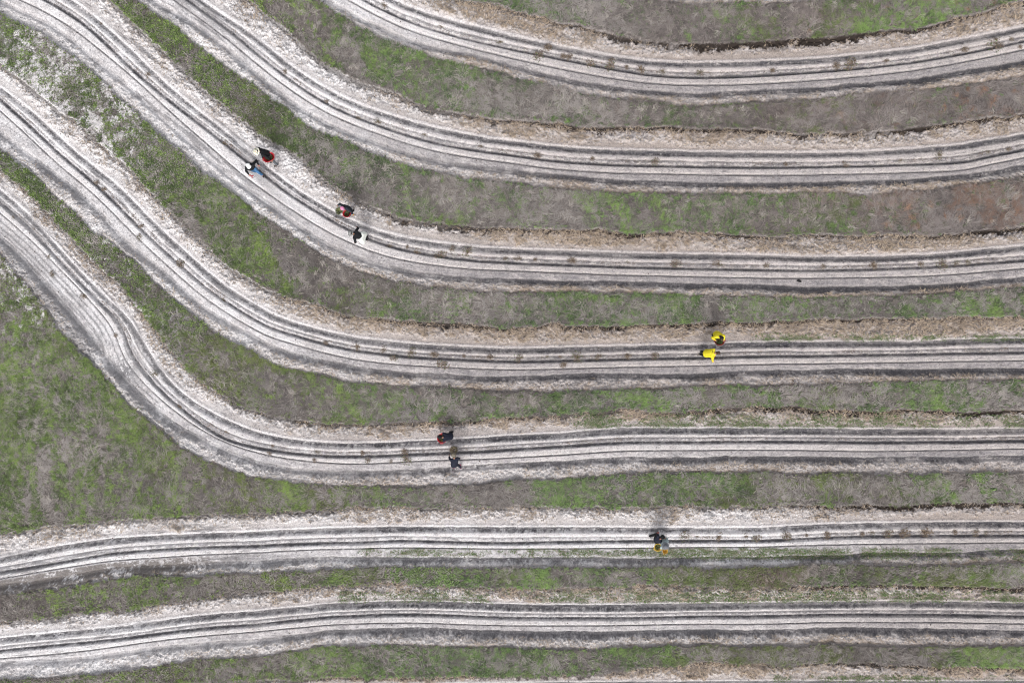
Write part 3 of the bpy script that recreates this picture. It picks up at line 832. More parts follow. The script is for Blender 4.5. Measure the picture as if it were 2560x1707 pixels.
make_blades('green_grass', x, y, rng.uniform(0.05, 0.17, n), rng.uniform(0.014, 0.030, n), ang, rng.uniform(0.02, 0.08, n), rng.uniform(-0.02, 0.05, n), col, m_green,
            'short green grass and weeds growing in patches along the strips between the beds', 'grass', zoff=0.02)

# sprigs of weed inside the beds
x, y = scatter(140)
ti = grid_sample(turf0, x, y)
px, py = 1280 + x * K, 853.5 - y * K
wz = np.zeros_like(x)
for (a_, b_, c_, d_, s_) in ((1640, 1700, 1376, 1392, .9), (1750, 2280, 1377, 1394, 1.0), (1050, 1640, 1379, 1388, .2), (905, 945, 1376, 1388, .5), (1450, 2560, 1040, 1064, .6), (1150, 2560, 1478, 1500, .55), (1900, 2560, 1690, 1700, .7),
                             (1900, 2560, 838, 848, .5), (850, 930, 1480, 1500, .8)):
    wz = np.maximum(wz, s_ * sst(a_ - 40, a_ + 40, px) * sst(c_ - 8, c_ + 2, py) * sst(d_ + 8, d_ - 2, py))
keep = (wz * sst(-0.7, 0.8, tex(0, x * 26, y * 26, 51) + .25) * (1 - ti)) > rng.uniform(0, 1, len(x)) * 0.5
keep &= (ti < 0.5)
x, y = x[keep], y[keep]
reps = 9
x = np.repeat(x, reps) + rng.normal(0, 0.11, len(x) * reps)
y = np.repeat(y, reps) + rng.normal(0, 0.035, len(y) * reps)
n = len(x)
col = lerp(C_(.05, .09, .035), C_(.16, .25, .07), np.clip(rng.normal(.5, .25, n), 0, 1))
drym = rng.uniform(0, 1, n) < .35
col[drym] = C_(.32, .27, .22)
make_blades('weed_sprigs', x, y, rng.uniform(0.04, 0.13, n), rng.uniform(0.012, 0.026, n), rng.uniform(0, 6.28, n), rng.uniform(0.01, 0.06, n), rng.uniform(0, 0.03, n), col, m_green,
            'sparse green weed seedlings spread over the trodden sand at the edges of the beds', 'weeds')

# straw on the strawy shoulders
x, y = scatter(900)
sv = grid_sample(STRAWD, x, y)
keep = sv * 0.75 > rng.uniform(0, 1, len(x))
x, y = x[keep], y[keep]
n = len(x)
print('straw', n)
ang = 2.0 * tex(3, x * 26, y * 26, 61) + rng.normal(0, 0.6, n)
tone = np.clip(rng.normal(0.6, 0.28, n), 0, 1)
col = lerp(C_(.14, .095, .065), C_(.60, .485, .37), tone)
make_blades('straw', x, y, rng.uniform(0.06, 0.28, n), rng.uniform(0.010, 0.020, n), ang, rng.uniform(0.005, 0.05, n), rng.uniform(0, 0.03, n), col, m_dry,
            'loose pale straw scattered on the crumbly shoulders of the beds', 'straw')

x, y = scatter(700)
keep = grid_sample(LITTER, x, y) * 0.33 > rng.uniform(0, 1, len(x))
x, y = x[keep], y[keep]
n = len(x)
print('litter', n)
col = lerp(C_(.10, .07, .052), C_(.34, .26, .20), np.clip(rng.normal(.4, .3, n), 0, 1))
make_blades('dead_leaf_litter', x, y, rng.uniform(0.03, 0.11, n), rng.uniform(0.012, 0.026, n), rng.uniform(0, 6.28, n), rng.uniform(0.004, 0.03, n), rng.uniform(0, 0.02, n), col, m_dry,
            'brown dead leaf litter strewn along the middle of the planting beds', 'leaf litter')

# ---------------------------------------------------------------- loose clods (too many to count)
def clod_mesh():
    x, y = scatter(26)
    ti = grid_sample(turf0, x, y)
    sv = grid_sample(STRAWD, x, y)
    keep = (ti < 0.3) & (rng.uniform(0, 1, len(x)) < 0.35 + 0.6 * (sv > 0.1))
    x, y = x[keep], y[keep]
    n = len(x)
    z = grid_sample(Z, x, y)
    r = 0.010 + 0.022 * rng.uniform(0, 1, n) ** 3
    base = np.array([[1, 0, 0], [0, 1, 0], [-1, 0, 0], [0, -1, 0], [0, 0, .8], [0, 0, -.8]], np.float32)
    V = base[None] * (r[:, None, None] * rng.uniform(0.6, 1.4, (n, 6, 1)))
    V[:, :, 0] += x[:, None]
    V[:, :, 1] += y[:, None]
    V[:, :, 2] += (z + r * 0.4)[:, None]
    F = np.array([[0, 1, 4], [1, 2, 4], [2, 3, 4], [3, 0, 4], [1, 0, 5], [2, 1, 5], [3, 2, 5], [0, 3, 5]], np.int32)
    me = bpy.data.meshes.new('soil_clods')
    me.vertices.add(n * 6)
    me.vertices.foreach_set('co', V.astype(np.float32).ravel())
    loops = (np.arange(n, dtype=np.int32)[:, None, None] * 6 + F[None]).ravel()
    me.loops.add(len(loops))
    me.loops.foreach_set('vertex_index', loops)
    me.polygons.add(n * 8)
    me.polygons.foreach_set('loop_start', np.arange(0, len(loops), 3, dtype=np.int32))
    me.update(calc_edges=False)
    at = me.attributes.new('tone', 'FLOAT_COLOR', 'POINT')
    t = rng.uniform(0, 1, n)
    dark = t < 0.6
    col = np.where(dark[:, None], C_(.085, .065, .055)[None], C_(.40, .35, .32)[None]) * rng.uniform(.7, 1.3, (n, 1))
    arr = np.ones((n, 6, 4), np.float32)
    arr[:, :, :3] = col[:, None]
    at.data.foreach_set('color', arr.ravel())
    me.materials.append(m_dry)
    o = bpy.data.objects.new('soil_clods', me)
    COL.objects.link(o)
    tag(o, 'small loose clods and crumbs of soil strewn over the beds', 'clods', kind='stuff')


clod_mesh()

# ---------------------------------------------------------------- withered plants standing in the beds
def T2(t, X_, Y_):
    return 640 * int(t[0]) + 0.27234 * X_, (0, 427, 854, 1280)[int(t[1])] + 0.27234 * Y_


PLANTS = {
    'first (topmost)': '10:1180,50 1700,240 2240,385|20:330,450 245,520 470,520 525,528 720,595 900,605 1050,622 1180,640 1375,655 1720,670|30:40,650 620,610 750,595 1080,560 1800,460 2080,420 2230,360 2300,440',
    'second': '10:270,660 650,930 940,1075 1120,1120 1550,1240 2060,1340|20:235,1430 740,1455 1310,1490|30:160,1510 710,1510 1210,1480 1560,1425 2010,1385 2200,1375',
    'third': '00:1370,690 2060,1310 930,210|11:1240,680 1390,700 1480,740 1700,770 1800,720 1940,740 2290,805|21:60,800 210,815 550,820 1060,830 1500,850 1880,850 2330,870|31:500,880 960,865 1400,860 1590,862 1720,850 1830,840',
    'fourth': '01:890,110 960,170 1300,510 1290,610 1660,850 2050,1180|12:640,10 930,45 1170,70 1430,100 1640,120 1910,130 2150,140 1270,150 1720,210|22:60,150 315,135 440,130 600,140 790,135 1060,135 1310,130 470,210',
    'fifth': '01:130,430 460,790 480,950 770,1150 1070,1510|02:1430,290 1650,590 2080,820|12:155,950 560,1010 980,1020 1365,1010 1380,1080 1030,1085 1240,1095 130,1020 540,1085 1800,985',
    'sixth': '23:1590,215 1700,222 1900,225 2150,215 2240,235|33:170,215 350,210 540,205 860,195 950,182 1100,190 1240,185 1440,180 1710,180 1900,180 2000,192',
}
ORD = list(PLANTS)


def plant_mesh(seed, rad, hgt, green):
    r = random.Random(seed)
    vs, fs, cl = [], [], []

    def strip(p0, p1, p2, w, c):
        p0, p1, p2 = Vector(p0), Vector(p1), Vector(p2)
        t = (p2 - p0)
        sd = Vector((-t.y, t.x, 0))
        if sd.length < 1e-5:
            sd = Vector((1, 0, 0))
        sd = sd.normalized() * w
        i = len(vs)
        vs.extend([p0 - sd * .6, p0 + sd * .6, p1 + sd, p1 - sd, p2])
        fs.extend([(i, i + 1, i + 2, i + 3), (i + 3, i + 2, i + 4)])
        cl.extend([c, c])
    for q in range(16):       # stems
        a = r.uniform(0, 6.28)
        L_ = rad * r.uniform(.5, 1.15)
        h = hgt * r.uniform(.4, 1)
        c = (.16, .12, .09) if r.random() < .6 else (.28, .22, .17)
        m = (math.cos(a) * L_ * .5, math.sin(a) * L_ * .5, h)
        b = a + r.uniform(-.6, .6)
        strip((0, 0, 0), m, (m[0] + math.cos(b) * L_ * .5, m[1] + math.sin(b) * L_ * .5, h * .7), .006, c)
    for q in range(70):       # shrivelled leaves
        a = r.uniform(0, 6.28)
        d = rad * r.random() ** .6
        p = Vector((math.cos(a) * d, math.sin(a) * d, hgt * r.uniform(.1, 1)))
        b = r.uniform(0, 6.28)
        l = r.uniform(.03, .08)
        e = p + Vector((math.cos(b) * l, math.sin(b) * l, r.uniform(-.03, .02)))
        if green and r.random() < green:
            c = (.10 * r.uniform(.7, 1.3), .125, .05)
        else:
            k = r.uniform(.6, 1.5)
            c = (.16 * k, .12 * k, .088 * k)
        strip(p, (p + e) / 2 + Vector((0, 0, .012)), e, r.uniform(.008, .018), c)
    me = bpy.data.meshes.new('withered_plant')
    me.from_pydata([v[:] for v in vs], [], fs)
    at = me.attributes.new('tone', 'FLOAT_COLOR', 'FACE')
    at.data.foreach_set('color', np.array([(*c, 1) for c in cl], np.float32).ravel())
    me.materials.append(m_dry)
    return me


PM = [plant_mesh(s_, .17 + .03 * (s_ % 3), .12 + .03 * (s_ % 2), (0, .12, .3)[s_ % 3]) for s_ in range(7)]
r_ = random.Random(5)
for nm, spec in PLANTS.items():
    for part in spec.split('|'):
        t, body = part.split(':')
        for p in body.split():
            a, c = p.split(',')
            qx, qy = T2(t, float(a), float(c))
            w = W(qx, qy)
            o = bpy.data.objects.new('withered_plant', PM[r_.randrange(7)])
            COL.objects.link(o)
            o.location = (w.x, w.y, ground_z(w.x, w.y) - 0.005)
            o.rotation_euler = (0, 0, r_.uniform(0, 6.28))
            k = r_.uniform(.5, 1.25) * (1.35 if r_.random() < .12 else 1)
            k *= 0.72 if w.x < -9 else 1
            o.scale = (k * r_.uniform(1, 1.5), k, k)
            tag(o, f'small withered brown plant standing in the {nm} bed from the top', 'withered plant', f'withered plants in the {nm} bed')

# ---------------------------------------------------------------- mesh helpers for the field workers
def add_icos(vs, fs, c, r, sub=None, scale=(1, 1, 1), rot=None):
    n1, n2 = 10, 7
    i0 = len(vs)
    M = rot or Matrix.Identity(3)
    for a in range(1, n2):
        th = math.pi * a / n2
        for b in range(n1):
            ph = 2 * math.pi * b / n1
            v = Vector((math.sin(th) * math.cos(ph) * scale[0], math.sin(th) * math.sin(ph) * scale[1], math.cos(th) * scale[2])) * r
            vs.append(Vector(c) + M @ v)
    top = len(vs)
    vs.append(Vector(c) + M @ Vector((0, 0, r * scale[2])))
    vs.append(Vector(c) + M @ Vector((0, 0, -r * scale[2])))
    for a in range(n2 - 2):
        for b in range(n1):
            b2 = (b + 1) % n1
            fs.append((i0 + a * n1 + b, i0 + (a + 1) * n1 + b, i0 + (a + 1) * n1 + b2, i0 + a * n1 + b2))
    for b in range(n1):
        b2 = (b + 1) % n1
        fs.append((top, i0 + b, i0 + b2))
        fs.append((top + 1, i0 + (n2 - 2) * n1 + b2, i0 + (n2 - 2) * n1 + b))


def add_cone(vs, fs, p, q, r0, r1):
    p, q = Vector(p), Vector(q)
    ax = q - p
    if ax.length < 1e-5:
        return
    R_ = ax.to_track_quat('Z', 'Y').to_matrix()
    n = 12
    i0 = len(vs)
    for c, r in ((p, r0), (q, r1)):
        for b in range(n):
            a = 2 * math.pi * b / n
            vs.append(c + R_ @ Vector((math.cos(a) * r, math.sin(a) * r, 0)))
    for b in range(n):
        b2 = (b + 1) % n
        fs.append((i0 + b, i0 + b2, i0 + n + b2, i0 + n + b))
    fs.append(tuple(i0 + b for b in reversed(range(n))))
    fs.append(tuple(i0 + n + b for b in range(n)))


class Flesh:
    """overlapping tapered limbs fused into ONE continuous skin by a voxel remesh"""
    def __init__(self):
        self.v, self.f = [], []

    def chain(self, pts, rad):
        for i, (p, r) in enumerate(zip(pts, rad)):
            add_icos(self.v, self.f, p, r)
            if i:
                add_cone(self.v, self.f, pts[i - 1], p, rad[i - 1], r)

    def ball(self, c, r, scale=(1, 1, 1), rot=None):
        add_icos(self.v, self.f, c, r, None, scale, rot)

    def build(self, name, mat, parent, voxel=0.012, smooth=2):
        me = bpy.data.meshes.new(name)
        me.from_pydata([v[:] for v in self.v], [], self.f)
        o = bpy.data.objects.new(name, me)
        COL.objects.link(o)
        m = o.modifiers.new('r', 'REMESH')
        m.mode = 'VOXEL'
        m.voxel_size = voxel
        if smooth:
            s_ = o.modifiers.new('s', 'SMOOTH')
            s_.iterations = smooth
            s_.factor = 0.5
        dg = bpy.context.evaluated_depsgraph_get()
        me2 = bpy.data.meshes.new_from_object(o.evaluated_get(dg))
        o.modifiers.clear()
        o.data = me2
        me2.name = name
        bpy.data.meshes.remove(me)
        me2.polygons.foreach_set('use_smooth', np.ones(len(me2.polygons), bool))
        me2.materials.clear()
        me2.materials.append(mat)
        o.parent = parent
        return o


def mesh_obj(name, vs, fs, mat, parent=None, smooth=True):
    me = bpy.data.meshes.new(name)
    me.from_pydata([tuple(v) for v in vs], [], fs)
    me.update()
    if smooth:
        me.polygons.foreach_set('use_smooth', np.ones(len(me.polygons), bool))
    me.materials.append(mat)
    o = bpy.data.objects.new(name, me)
    COL.objects.link(o)
    o.parent = parent
    return o


def lathe(name, prof, mat, parent=None, mtx=None, n=28, sx=1.0, sy=1.0, power=2.0, wob=0.0):
    """closed-profile lathe; power>2 gives a rounded rectangle plan"""
    vs, fs = [], []
    M = mtx or Matrix.Identity(4)
    k = len(prof)
    for b in range(n):
        a = 2 * math.pi * b / n
        c, s_ = math.cos(a), math.sin(a)
        q = (abs(c) ** power + abs(s_) ** power) ** (-1 / power)
        for (r, z) in prof:
            w = 1 + wob * math.sin(3 * a + 1) * (r / max(p_[0] for p_ in prof))
            vs.append(M @ Vector((c * q * r * sx * w, s_ * q * r * sy * w, z + wob * 0.05 * math.sin(2 * a))))
    for b in range(n):
        b2 = (b + 1) % n
        for i in range(k - 1):
            fs.append((b * k + i, b2 * k + i, b2 * k + i + 1, b * k + i + 1))
    return mesh_obj(name, vs, fs, mat, parent)


def simple_mat(name, col, rough=0.8, var=0.25, scale=30, col2=None, spec=0.25):
    if name in MATS:
        return MATS[name]
    m, nt, p = new_mat(name)
    tc = nt.nodes.new('ShaderNodeTexCoord').outputs['Object']
    f = noise(nt, scale, 3, 0.6, tc)
    c2 = col2 or tuple(c * (1 - var) for c in col)
    c = mixc(nt, maprange(nt, f, 0.35, 0.65), (*col, 1), (*c2, 1))
    nt.links.new(c, p.inputs['Base Color'])
    p.inputs['Roughness'].default_value = rough
    p.inputs['Specular IOR Level'].default_value = spec
    b = nt.nodes.new('ShaderNodeBump')
    b.inputs['Strength'].default_value = 0.3
    b.inputs['Distance'].default_value = 0.01
    nt.links.new(noise(nt, 18, 2, 0.6, tc, 0.6), b.inputs['Height'])
    nt.links.new(b.outputs[0], p.inputs['Normal'])
    MATS[name] = m
    return m


def floral_mat():
    m, nt, p = new_mat('cream_floral_cotton')
    tc = nt.nodes.new('ShaderNodeTexCoord').outputs['Object']
    v = nt.nodes.new('ShaderNodeTexVoronoi')
    v.inputs['Scale'].default_value = 11
    nt.links.new(tc, v.inputs['Vector'])
    f = noise(nt, 14, 2, 0.6, tc)
    c = mixc(nt, maprange(nt, v.outputs['Distance'], 0.28, 0.42), (.30, .32, .20, 1), (.80, .78, .66, 1))
    c = mixc(nt, maprange(nt, f, 0.56, 0.64), c, (.48, .30, .20, 1))
    nt.links.new(c, p.inputs['Base Color'])
    p.inputs['Roughness'].default_value = 0.85
    return m


M_SKIN = simple_mat('brown_skin', (.36, .19, .13), .55, .12, 20, spec=.35)
M_SKINR = simple_mat('ruddy_skin', (.42, .17, .13), .55, .15, 20, spec=.35)
M_HAIR = simple_mat('black_hair', (.016, .013, .012), .5, .4, 60)
M_HAIRB = simple_mat('brown_hair', (.070, .038, .026), .55, .4, 60)
M_BLACK = simple_mat('black_cloth', (.014, .015, .018), .85, .3, 12)
M_NAVY = simple_mat('navy_cloth', (.014, .017, .032), .8, .35, 12)
M_SLATE = simple_mat('slate_cloth', (.028, .034, .045), .8, .35, 12)
M_YEL = simple_mat('bright_yellow_cloth', (.82, .69, .03), .75, .28, 9)
M_TEAL = simple_mat('pale_teal_cloth', (.38, .47, .48), .8, .15, 12)
M_WHITE = simple_mat('white_cloth', (.84, .86, .80), .8, .06, 9)
M_JEAN = simple_mat('blue_denim', (.075, .19, .37), .85, .4, 14)
M_GREYC = simple_mat('grey_cloth', (.15, .16, .175), .85, .25, 14)
M_GREYH = simple_mat('grey_hat_cloth', (.17, .18, .20), .85, .3, 20)
M_STRAWH = simple_mat('grey_straw_hat', (.30, .30, .29), .85, .5, 34)
M_KHAKI = simple_mat('khaki_cloth', (.22, .19, .145), .85, .3, 18)
M_PINK = simple_mat('pink_cloth', (.62, .25, .40), .8, .15, 14)
M_MAR = simple_mat('maroon_cloth', (.12, .02, .035), .8, .3, 14)
M_ORNG = simple_mat('orange_rubber', (.68, .36, .12), .5, .1, 12)
M_REDG = simple_mat('red_glove', (.40, .07, .07), .6, .3, 20)
M_RED = simple_mat('red_plastic', (.50, .022, .035), .35, .2, 8, spec=.5)
M_REDD = simple_mat('dark_red_plastic', (.26, .022, .02), .4, .4, 8, spec=.5)
M_YPL = simple_mat('yellow_plastic', (.75, .52, .06), .35, .15, 8, spec=.5)
M_SHOE = simple_mat('dark_shoe_rubber', (.03, .028, .028), .6, .3, 20)
M_SHOEP = simple_mat('pink_shoe_rubber', (.55, .12, .22), .6, .3, 20)
M_WCAP = simple_mat('white_cap_cotton', (.86, .87, .86), .8, .04, 12)
M_EYE = simple_mat('dark_eye', (.01, .01, .01), .2, .1, 10, spec=.6)
M_FLOR = floral_mat()
M_PRINT = simple_mat('dark_print', (.06, .055, .02), .8, .3, 20)


def ik(a, t, l1, l2, pole):
    """two-bone joint position and clamped end point"""
    d = t - a
    L_ = min(max(d.length, abs(l1 - l2) + .02), (l1 + l2) * .995)
    u = d.normalized()
    t2 = a + u * L_
    x_ = (l1 * l1 - l2 * l2 + L_ * L_) / (2 * L_)
    h = math.sqrt(max(l1 * l1 - x_ * x_, 0))
    pl = pole - u * pole.dot(u)
    pl = pl.normalized() if pl.length > 1e-4 else u.orthogonal().normalized()
    return a + u * x_ + pl * h, t2


def hand(F, wrist, dirv, palm_n, side):
    """palm, four unequal curled fingers and a thumb from the side of the palm"""
    d = dirv.normalized()
    n = (palm_n - d * palm_n.dot(d)).normalized()
    l = d.cross(n).normalized() * side
    F.chain([wrist, wrist + d * .035, wrist + d * .08], [.026, .030, .031])
    F.chain([wrist + d * .03 + l * .022, wrist + d * .082 + l * .028], [.018, .016])
    F.chain([wrist + d * .03 - l * .022, wrist + d * .082 - l * .026], [.018, .016])
    for k, (off, ln) in enumerate(((.033, .066), (.012, .076), (-.011, .071), (-.032, .055))):
        b = wrist + d * .085 + l * off
        m = b + d * ln * .55 + n * .012
        e = m + (d * .75 + n * .65).normalized() * ln * .5
        F.chain([b, m, e], [.0105, .0095, .0085])
    b = wrist + d * .03 + l * .034
    m = b + (d * .6 + l * .8).normalized() * .04
    e = m + (d * .9 + n * .3 + l * .1).normalized() * .034
    F.chain([b, m, e], [.013, .0115, .0095])


def person(label, face, pelvis, neck, head_dir, hands, feet, top, bottom, sleeves='long', hat=None, hair=M_HAIR, skin=M_SKIN,
           shoes=M_SHOE, gloves=None, apron=None, H=1.6, look=None, skirt=None, top_puff=1.0, group='field workers planting along the beds'):
    """all joints are world points; face = horizontal heading"""
    root = bpy.data.objects.new('person', None)
    COL.objects.link(root)
    root.empty_display_size = 0.2
    tag(root, label, 'person', group)
    s_ = H / 1.62
    f = Vector((face[0], face[1], 0)).normalized()
    left = Vector((-f.y, f.x, 0))
    up = (neck - pelvis).normalized()
    neck = pelvis + up * .50 * s_
    fr = left.cross(up).normalized() * 1.0      # chest direction
    if fr.dot(f) < 0 and abs(up.z) > .3:
        fr = -fr
    mid = pelvis.lerp(neck, .5) - fr * .02
    hd = head_dir.normalized()
    head = neck + (up * .45 + hd * .55).normalized() * .19 * s_
    hf = (f * .8 + Vector((0, 0, -.25))) if look is None else look
    hu = ((head - neck).normalized() * .45 + Vector((0, 0, .75))).normalized()
    hf = (hf - hu * hf.dot(hu)).normalized()
    hl = hu.cross(hf).normalized()
    sh = [neck + left * (.175 * s_ * e) - up * .045 for e in (1, -1)]
    hp = [pelvis + left * (.09 * s_ * e) - Vector((0, 0, .02)) for e in (1, -1)]
    # feet and knees
    legs = []
    for i, e in enumerate((1, -1)):
        ft = feet[i]
        ank = Vector((ft.x, ft.y, ft.z + .08))
        kn, ank = ik(hp[i], ank, .42 * s_, .42 * s_, f + left * e * .15)
        legs.append((hp[i], kn, ank))
    arms = []
    for i, e in enumerate((1, -1)):
        el, wr = ik(sh[i], hands[i], .285 * s_, .25 * s_, -f * .5 + left * e * .7 - Vector((0, 0, .4)))
        arms.append((sh[i], el, wr))
    # --- one continuous body
    B = Flesh()
    B.chain([pelvis, mid, neck - up * .12, neck], [.115 * s_, .10 * s_, .105 * s_, .055 * s_])
    for e in (1, -1):
        B.chain([pelvis + left * .06 * e, mid + left * .05 * e, neck + left * .085 * e - up * .13], [.10 * s_, .09 * s_, .095 * s_])
        B.chain([neck - up * .03, neck + left * .165 * s_ * e - up * .045], [.055, .055])
    B.chain([neck - up * .02, neck + hu * .10 * s_], [.055 * s_, .05 * s_])
    rot = Matrix((hl, hf, hu)).transposed()
    B.ball(head + hu * .025, .098 * s_, (.86, 1.0, 1.05), rot)
    B.ball(head + hf * .03 - hu * .045, .066 * s_, (.85, .9, 1.0), rot)
    B.chain([head + hf * .088 + hu * .015, head + hf * .112 - hu * .018], [.010, .015])      # nose
    B.chain([head + hf * .083 - hu * .052 + hl * .018, head + hf * .083 - hu * .052 - hl * .018], [.010, .010])   # lips
    for e in (1, -1):
        B.ball(head + hl * .088 * e + hu * .005, .026, (.35, .6, 1.1), rot)     # ears
        B.ball(head + hf * .078 + hl * .032 * e + hu * .034, .016, (1.3, .7, .6), rot)  # brow
    for (a, b_, c) in legs:
        B.chain([a, a.lerp(b_, .5), b_, b_.lerp(c, .35), c], [.088 * s_, .074 * s_, .054 * s_, .054 * s_, .036 * s_])
        B.chain([c, c + f * .10 - Vector((0, 0, .045))], [.036, .03])
    for i, (a, b_, c) in enumerate(arms):
        B.chain([a, a.lerp(b_, .5), b_, b_.lerp(c, .4), c], [.052 * s_, .045 * s_, .036 * s_, .037 * s_, .025 * s_])
        if gloves is None or gloves[i] is None:
            hand(B, c, (c - b_), f * .3 + Vector((0, 0, -1)), 1 if i else -1)
    B.build('body', skin, root, .0075, 1)
    for i, (a, b_, c) in enumerate(arms):
        if gloves is not None and gloves[i] is not None:
            Gv = Flesh()
            Gv.chain([b_.lerp(c, .78), c], [.036, .034])
            hand(Gv, c, (c - b_), f * .3 + Vector((0, 0, -1)), 1 if i else -1)
            Gv.build('glove', gloves[i], root, .0065, 1)
    for e in (1, -1):
        Ey = Flesh()
        Ey.ball(head + hf * .088 + hl * .032 * e + hu * .018, .011)
        Ey.build('eye', M_EYE, root, .003, 0)
    # --- hair
    Hr = Flesh()
    Hr.ball(head + hu * .04 - hf * .018, .110 * s_, (.92, .98, 1.0), rot)
    Hr.ball(head - hf * .05 - hu * .03, .080 * s_, (1.0, .8, 1.1), rot)
    Hr.chain([head - hf * .06 - hu * .04, neck.lerp(head, .25) - fr * .03], [.062 * s_, .052 * s_])
    Hr.build('hair', hair, root, .012, 1)
    # --- trousers
    P_ = Flesh()
    P_.chain([pelvis - up * .02, pelvis + up * .09], [.135 * s_, .125 * s_])
    for e in (1, -1):
        P_.chain([pelvis + left * .06 * e - up * .02, pelvis + left * .05 * e + up * .07], [.118 * s_, .105 * s_])
    for (a, b_, c) in legs:
        P_.chain([a, a.lerp(b_, .5), b_, b_.lerp(c, .5), b_.lerp(c, .96)], [.108 * s_, .092 * s_, .074 * s_, .070 * s_, .062 * s_])
    P_.build('trousers', bottom, root, .013, 3)
    # --- shirt or jacket
    J = Flesh()
    k = top_puff
    J.chain([pelvis + up * .02, mid, neck - up * .13, neck - up * .02, neck.lerp(head, .38)], [.142 * s_ * k, .132 * s_ * k, .128 * s_ * k, .088 * s_, .072 * s_])
    for e in (1, -1):
        J.chain([pelvis + left * .06 * e + up * .02, mid + left * .06 * e, neck + left * .095 * e - up * .13], [.122 * s_ * k, .116 * s_ * k, .115 * s_ * k])
        J.chain([neck - up * .045, neck + left * .17 * s_ * e - up * .05], [.072, .070])
    for (a, b_, c) in arms:
        if sleeves == 'long':
            J.chain([a, a.lerp(b_, .5), b_, b_.lerp(c, .5), b_.lerp(c, .93)], [.074 * s_, .066 * s_, .060 * s_, .054 * s_, .044 * s_])
        else:
            J.chain([a, a.lerp(b_, .5), a.lerp(b_, .85)], [.078 * s_, .070 * s_, .066 * s_])
    J.build('jacket' if sleeves == 'long' else 'shirt', top, root, .013, 2)
    # --- shoes
    for (a, b_, c) in legs:
        S_ = Flesh()
        z0 = min(c.z - .03, c.z)
        S_.chain([c - f * .03 - Vector((0, 0, .04)), c + f * .06 - Vector((0, 0, .045)), c + f * .15 - Vector((0, 0, .052))], [.046, .046, .036])
        S_.chain([c - Vector((0, 0, .0)), c - Vector((0, 0, .04))], [.044, .044])
        S_.build('shoe', shoes, root, .011, 1)
    if apron:
        A_ = Flesh()
        for e in (-1, -.5, 0, .5, 1):
            A_.chain([pelvis + left * .10 * e + up * .05, pelvis - fr * .04 + left * .17 * e - Vector((0, 0, .20)), pelvis + left * .22 * e - Vector((0, 0, .42)) - f * .05 * abs(e)],
                     [.16, .15, .11])
        A_.build('skirt', apron, root, .015, 3)
    # --- hat
    if hat:
        kind, mat = hat[0], hat[1]
        R_ = (hat[2] if len(hat) > 2 else .17)
        hb = head + hu * .055 * s_
        M4 = Matrix.Translation(hb) @ rot.to_4x4()
        dome = [(0.001, .105), (.04, .102), (.075, .088), (.098, .055), (.108, .0), (.110, -.02), (.102, -.02), (.098, .0), (.06, .06), (0.001, .07)]
        if kind == 'brim':
            prof = [(0.001, .105), (.045, .103), (.080, .090), (.098, .055), (.106, .005), (R_ * .8, -.010), (R_, -.030), (R_ * .995, -.038), (R_ * .78, -.020), (.100, -.006), (.09, .04), (0.001, .09)]
            hat_o = lathe('hat', prof, mat, root, M4, wob=.04)
            lathe('hat_band', [(.1085, .004), (.1095, .012), (.106, .030), (.1045, .030), (.1065, .004)], M_GREYC if mat is not M_FLOR else M_KHAKI, hat_o, M4)
        else:
            hat_o = lathe('cap', dome, mat, root, M4)
            vs, fs = [], []
            for a in range(9):
                t = math.radians(-58 + 116 * a / 8)
                for rr, zz in ((.098, -.004), (.098 + .075 * math.cos(t * .9), -.022 - .012 * math.cos(t)), (.098 + .075 * math.cos(t * .9), -.028 - .012 * math.cos(t)), (.098, -.012)):
                    vs.append(M4 @ Vector((math.sin(t) * rr, math.cos(t) * rr, zz)))
            for a in range(8):
                for q in range(4):
                    fs.append((a * 4 + q, a * 4 + (q + 1) % 4, a * 4 + 4 + (q + 1) % 4, a * 4 + 4 + q))
            if kind == 'cap':
                mesh_obj('visor', vs, fs, mat, hat_o)
    root['_'] = 1
    del root['_']
    return dict(root=root, head=head, neck=neck, pelvis=pelvis, arms=arms, legs=legs, f=f, left=left, up=up, fr=fr, mid=mid)


def reroot(root):
    """put the Empty at the person's feet without moving the parts"""
    lo = None
    pts = []
    for c in root.children:
        if c.name.startswith('shoe'):
            pts += [v.co for v in c.data.vertices][::20]
    c = sum(pts, Vector()) / len(pts)
    c.z = min(p.z for p in pts)
    for ch in root.children:
        ch.data.transform(Matrix.Translation(-c))
        for g in ch.children:
            g.data.transform(Matrix.Translation(-c))
    root.location = c


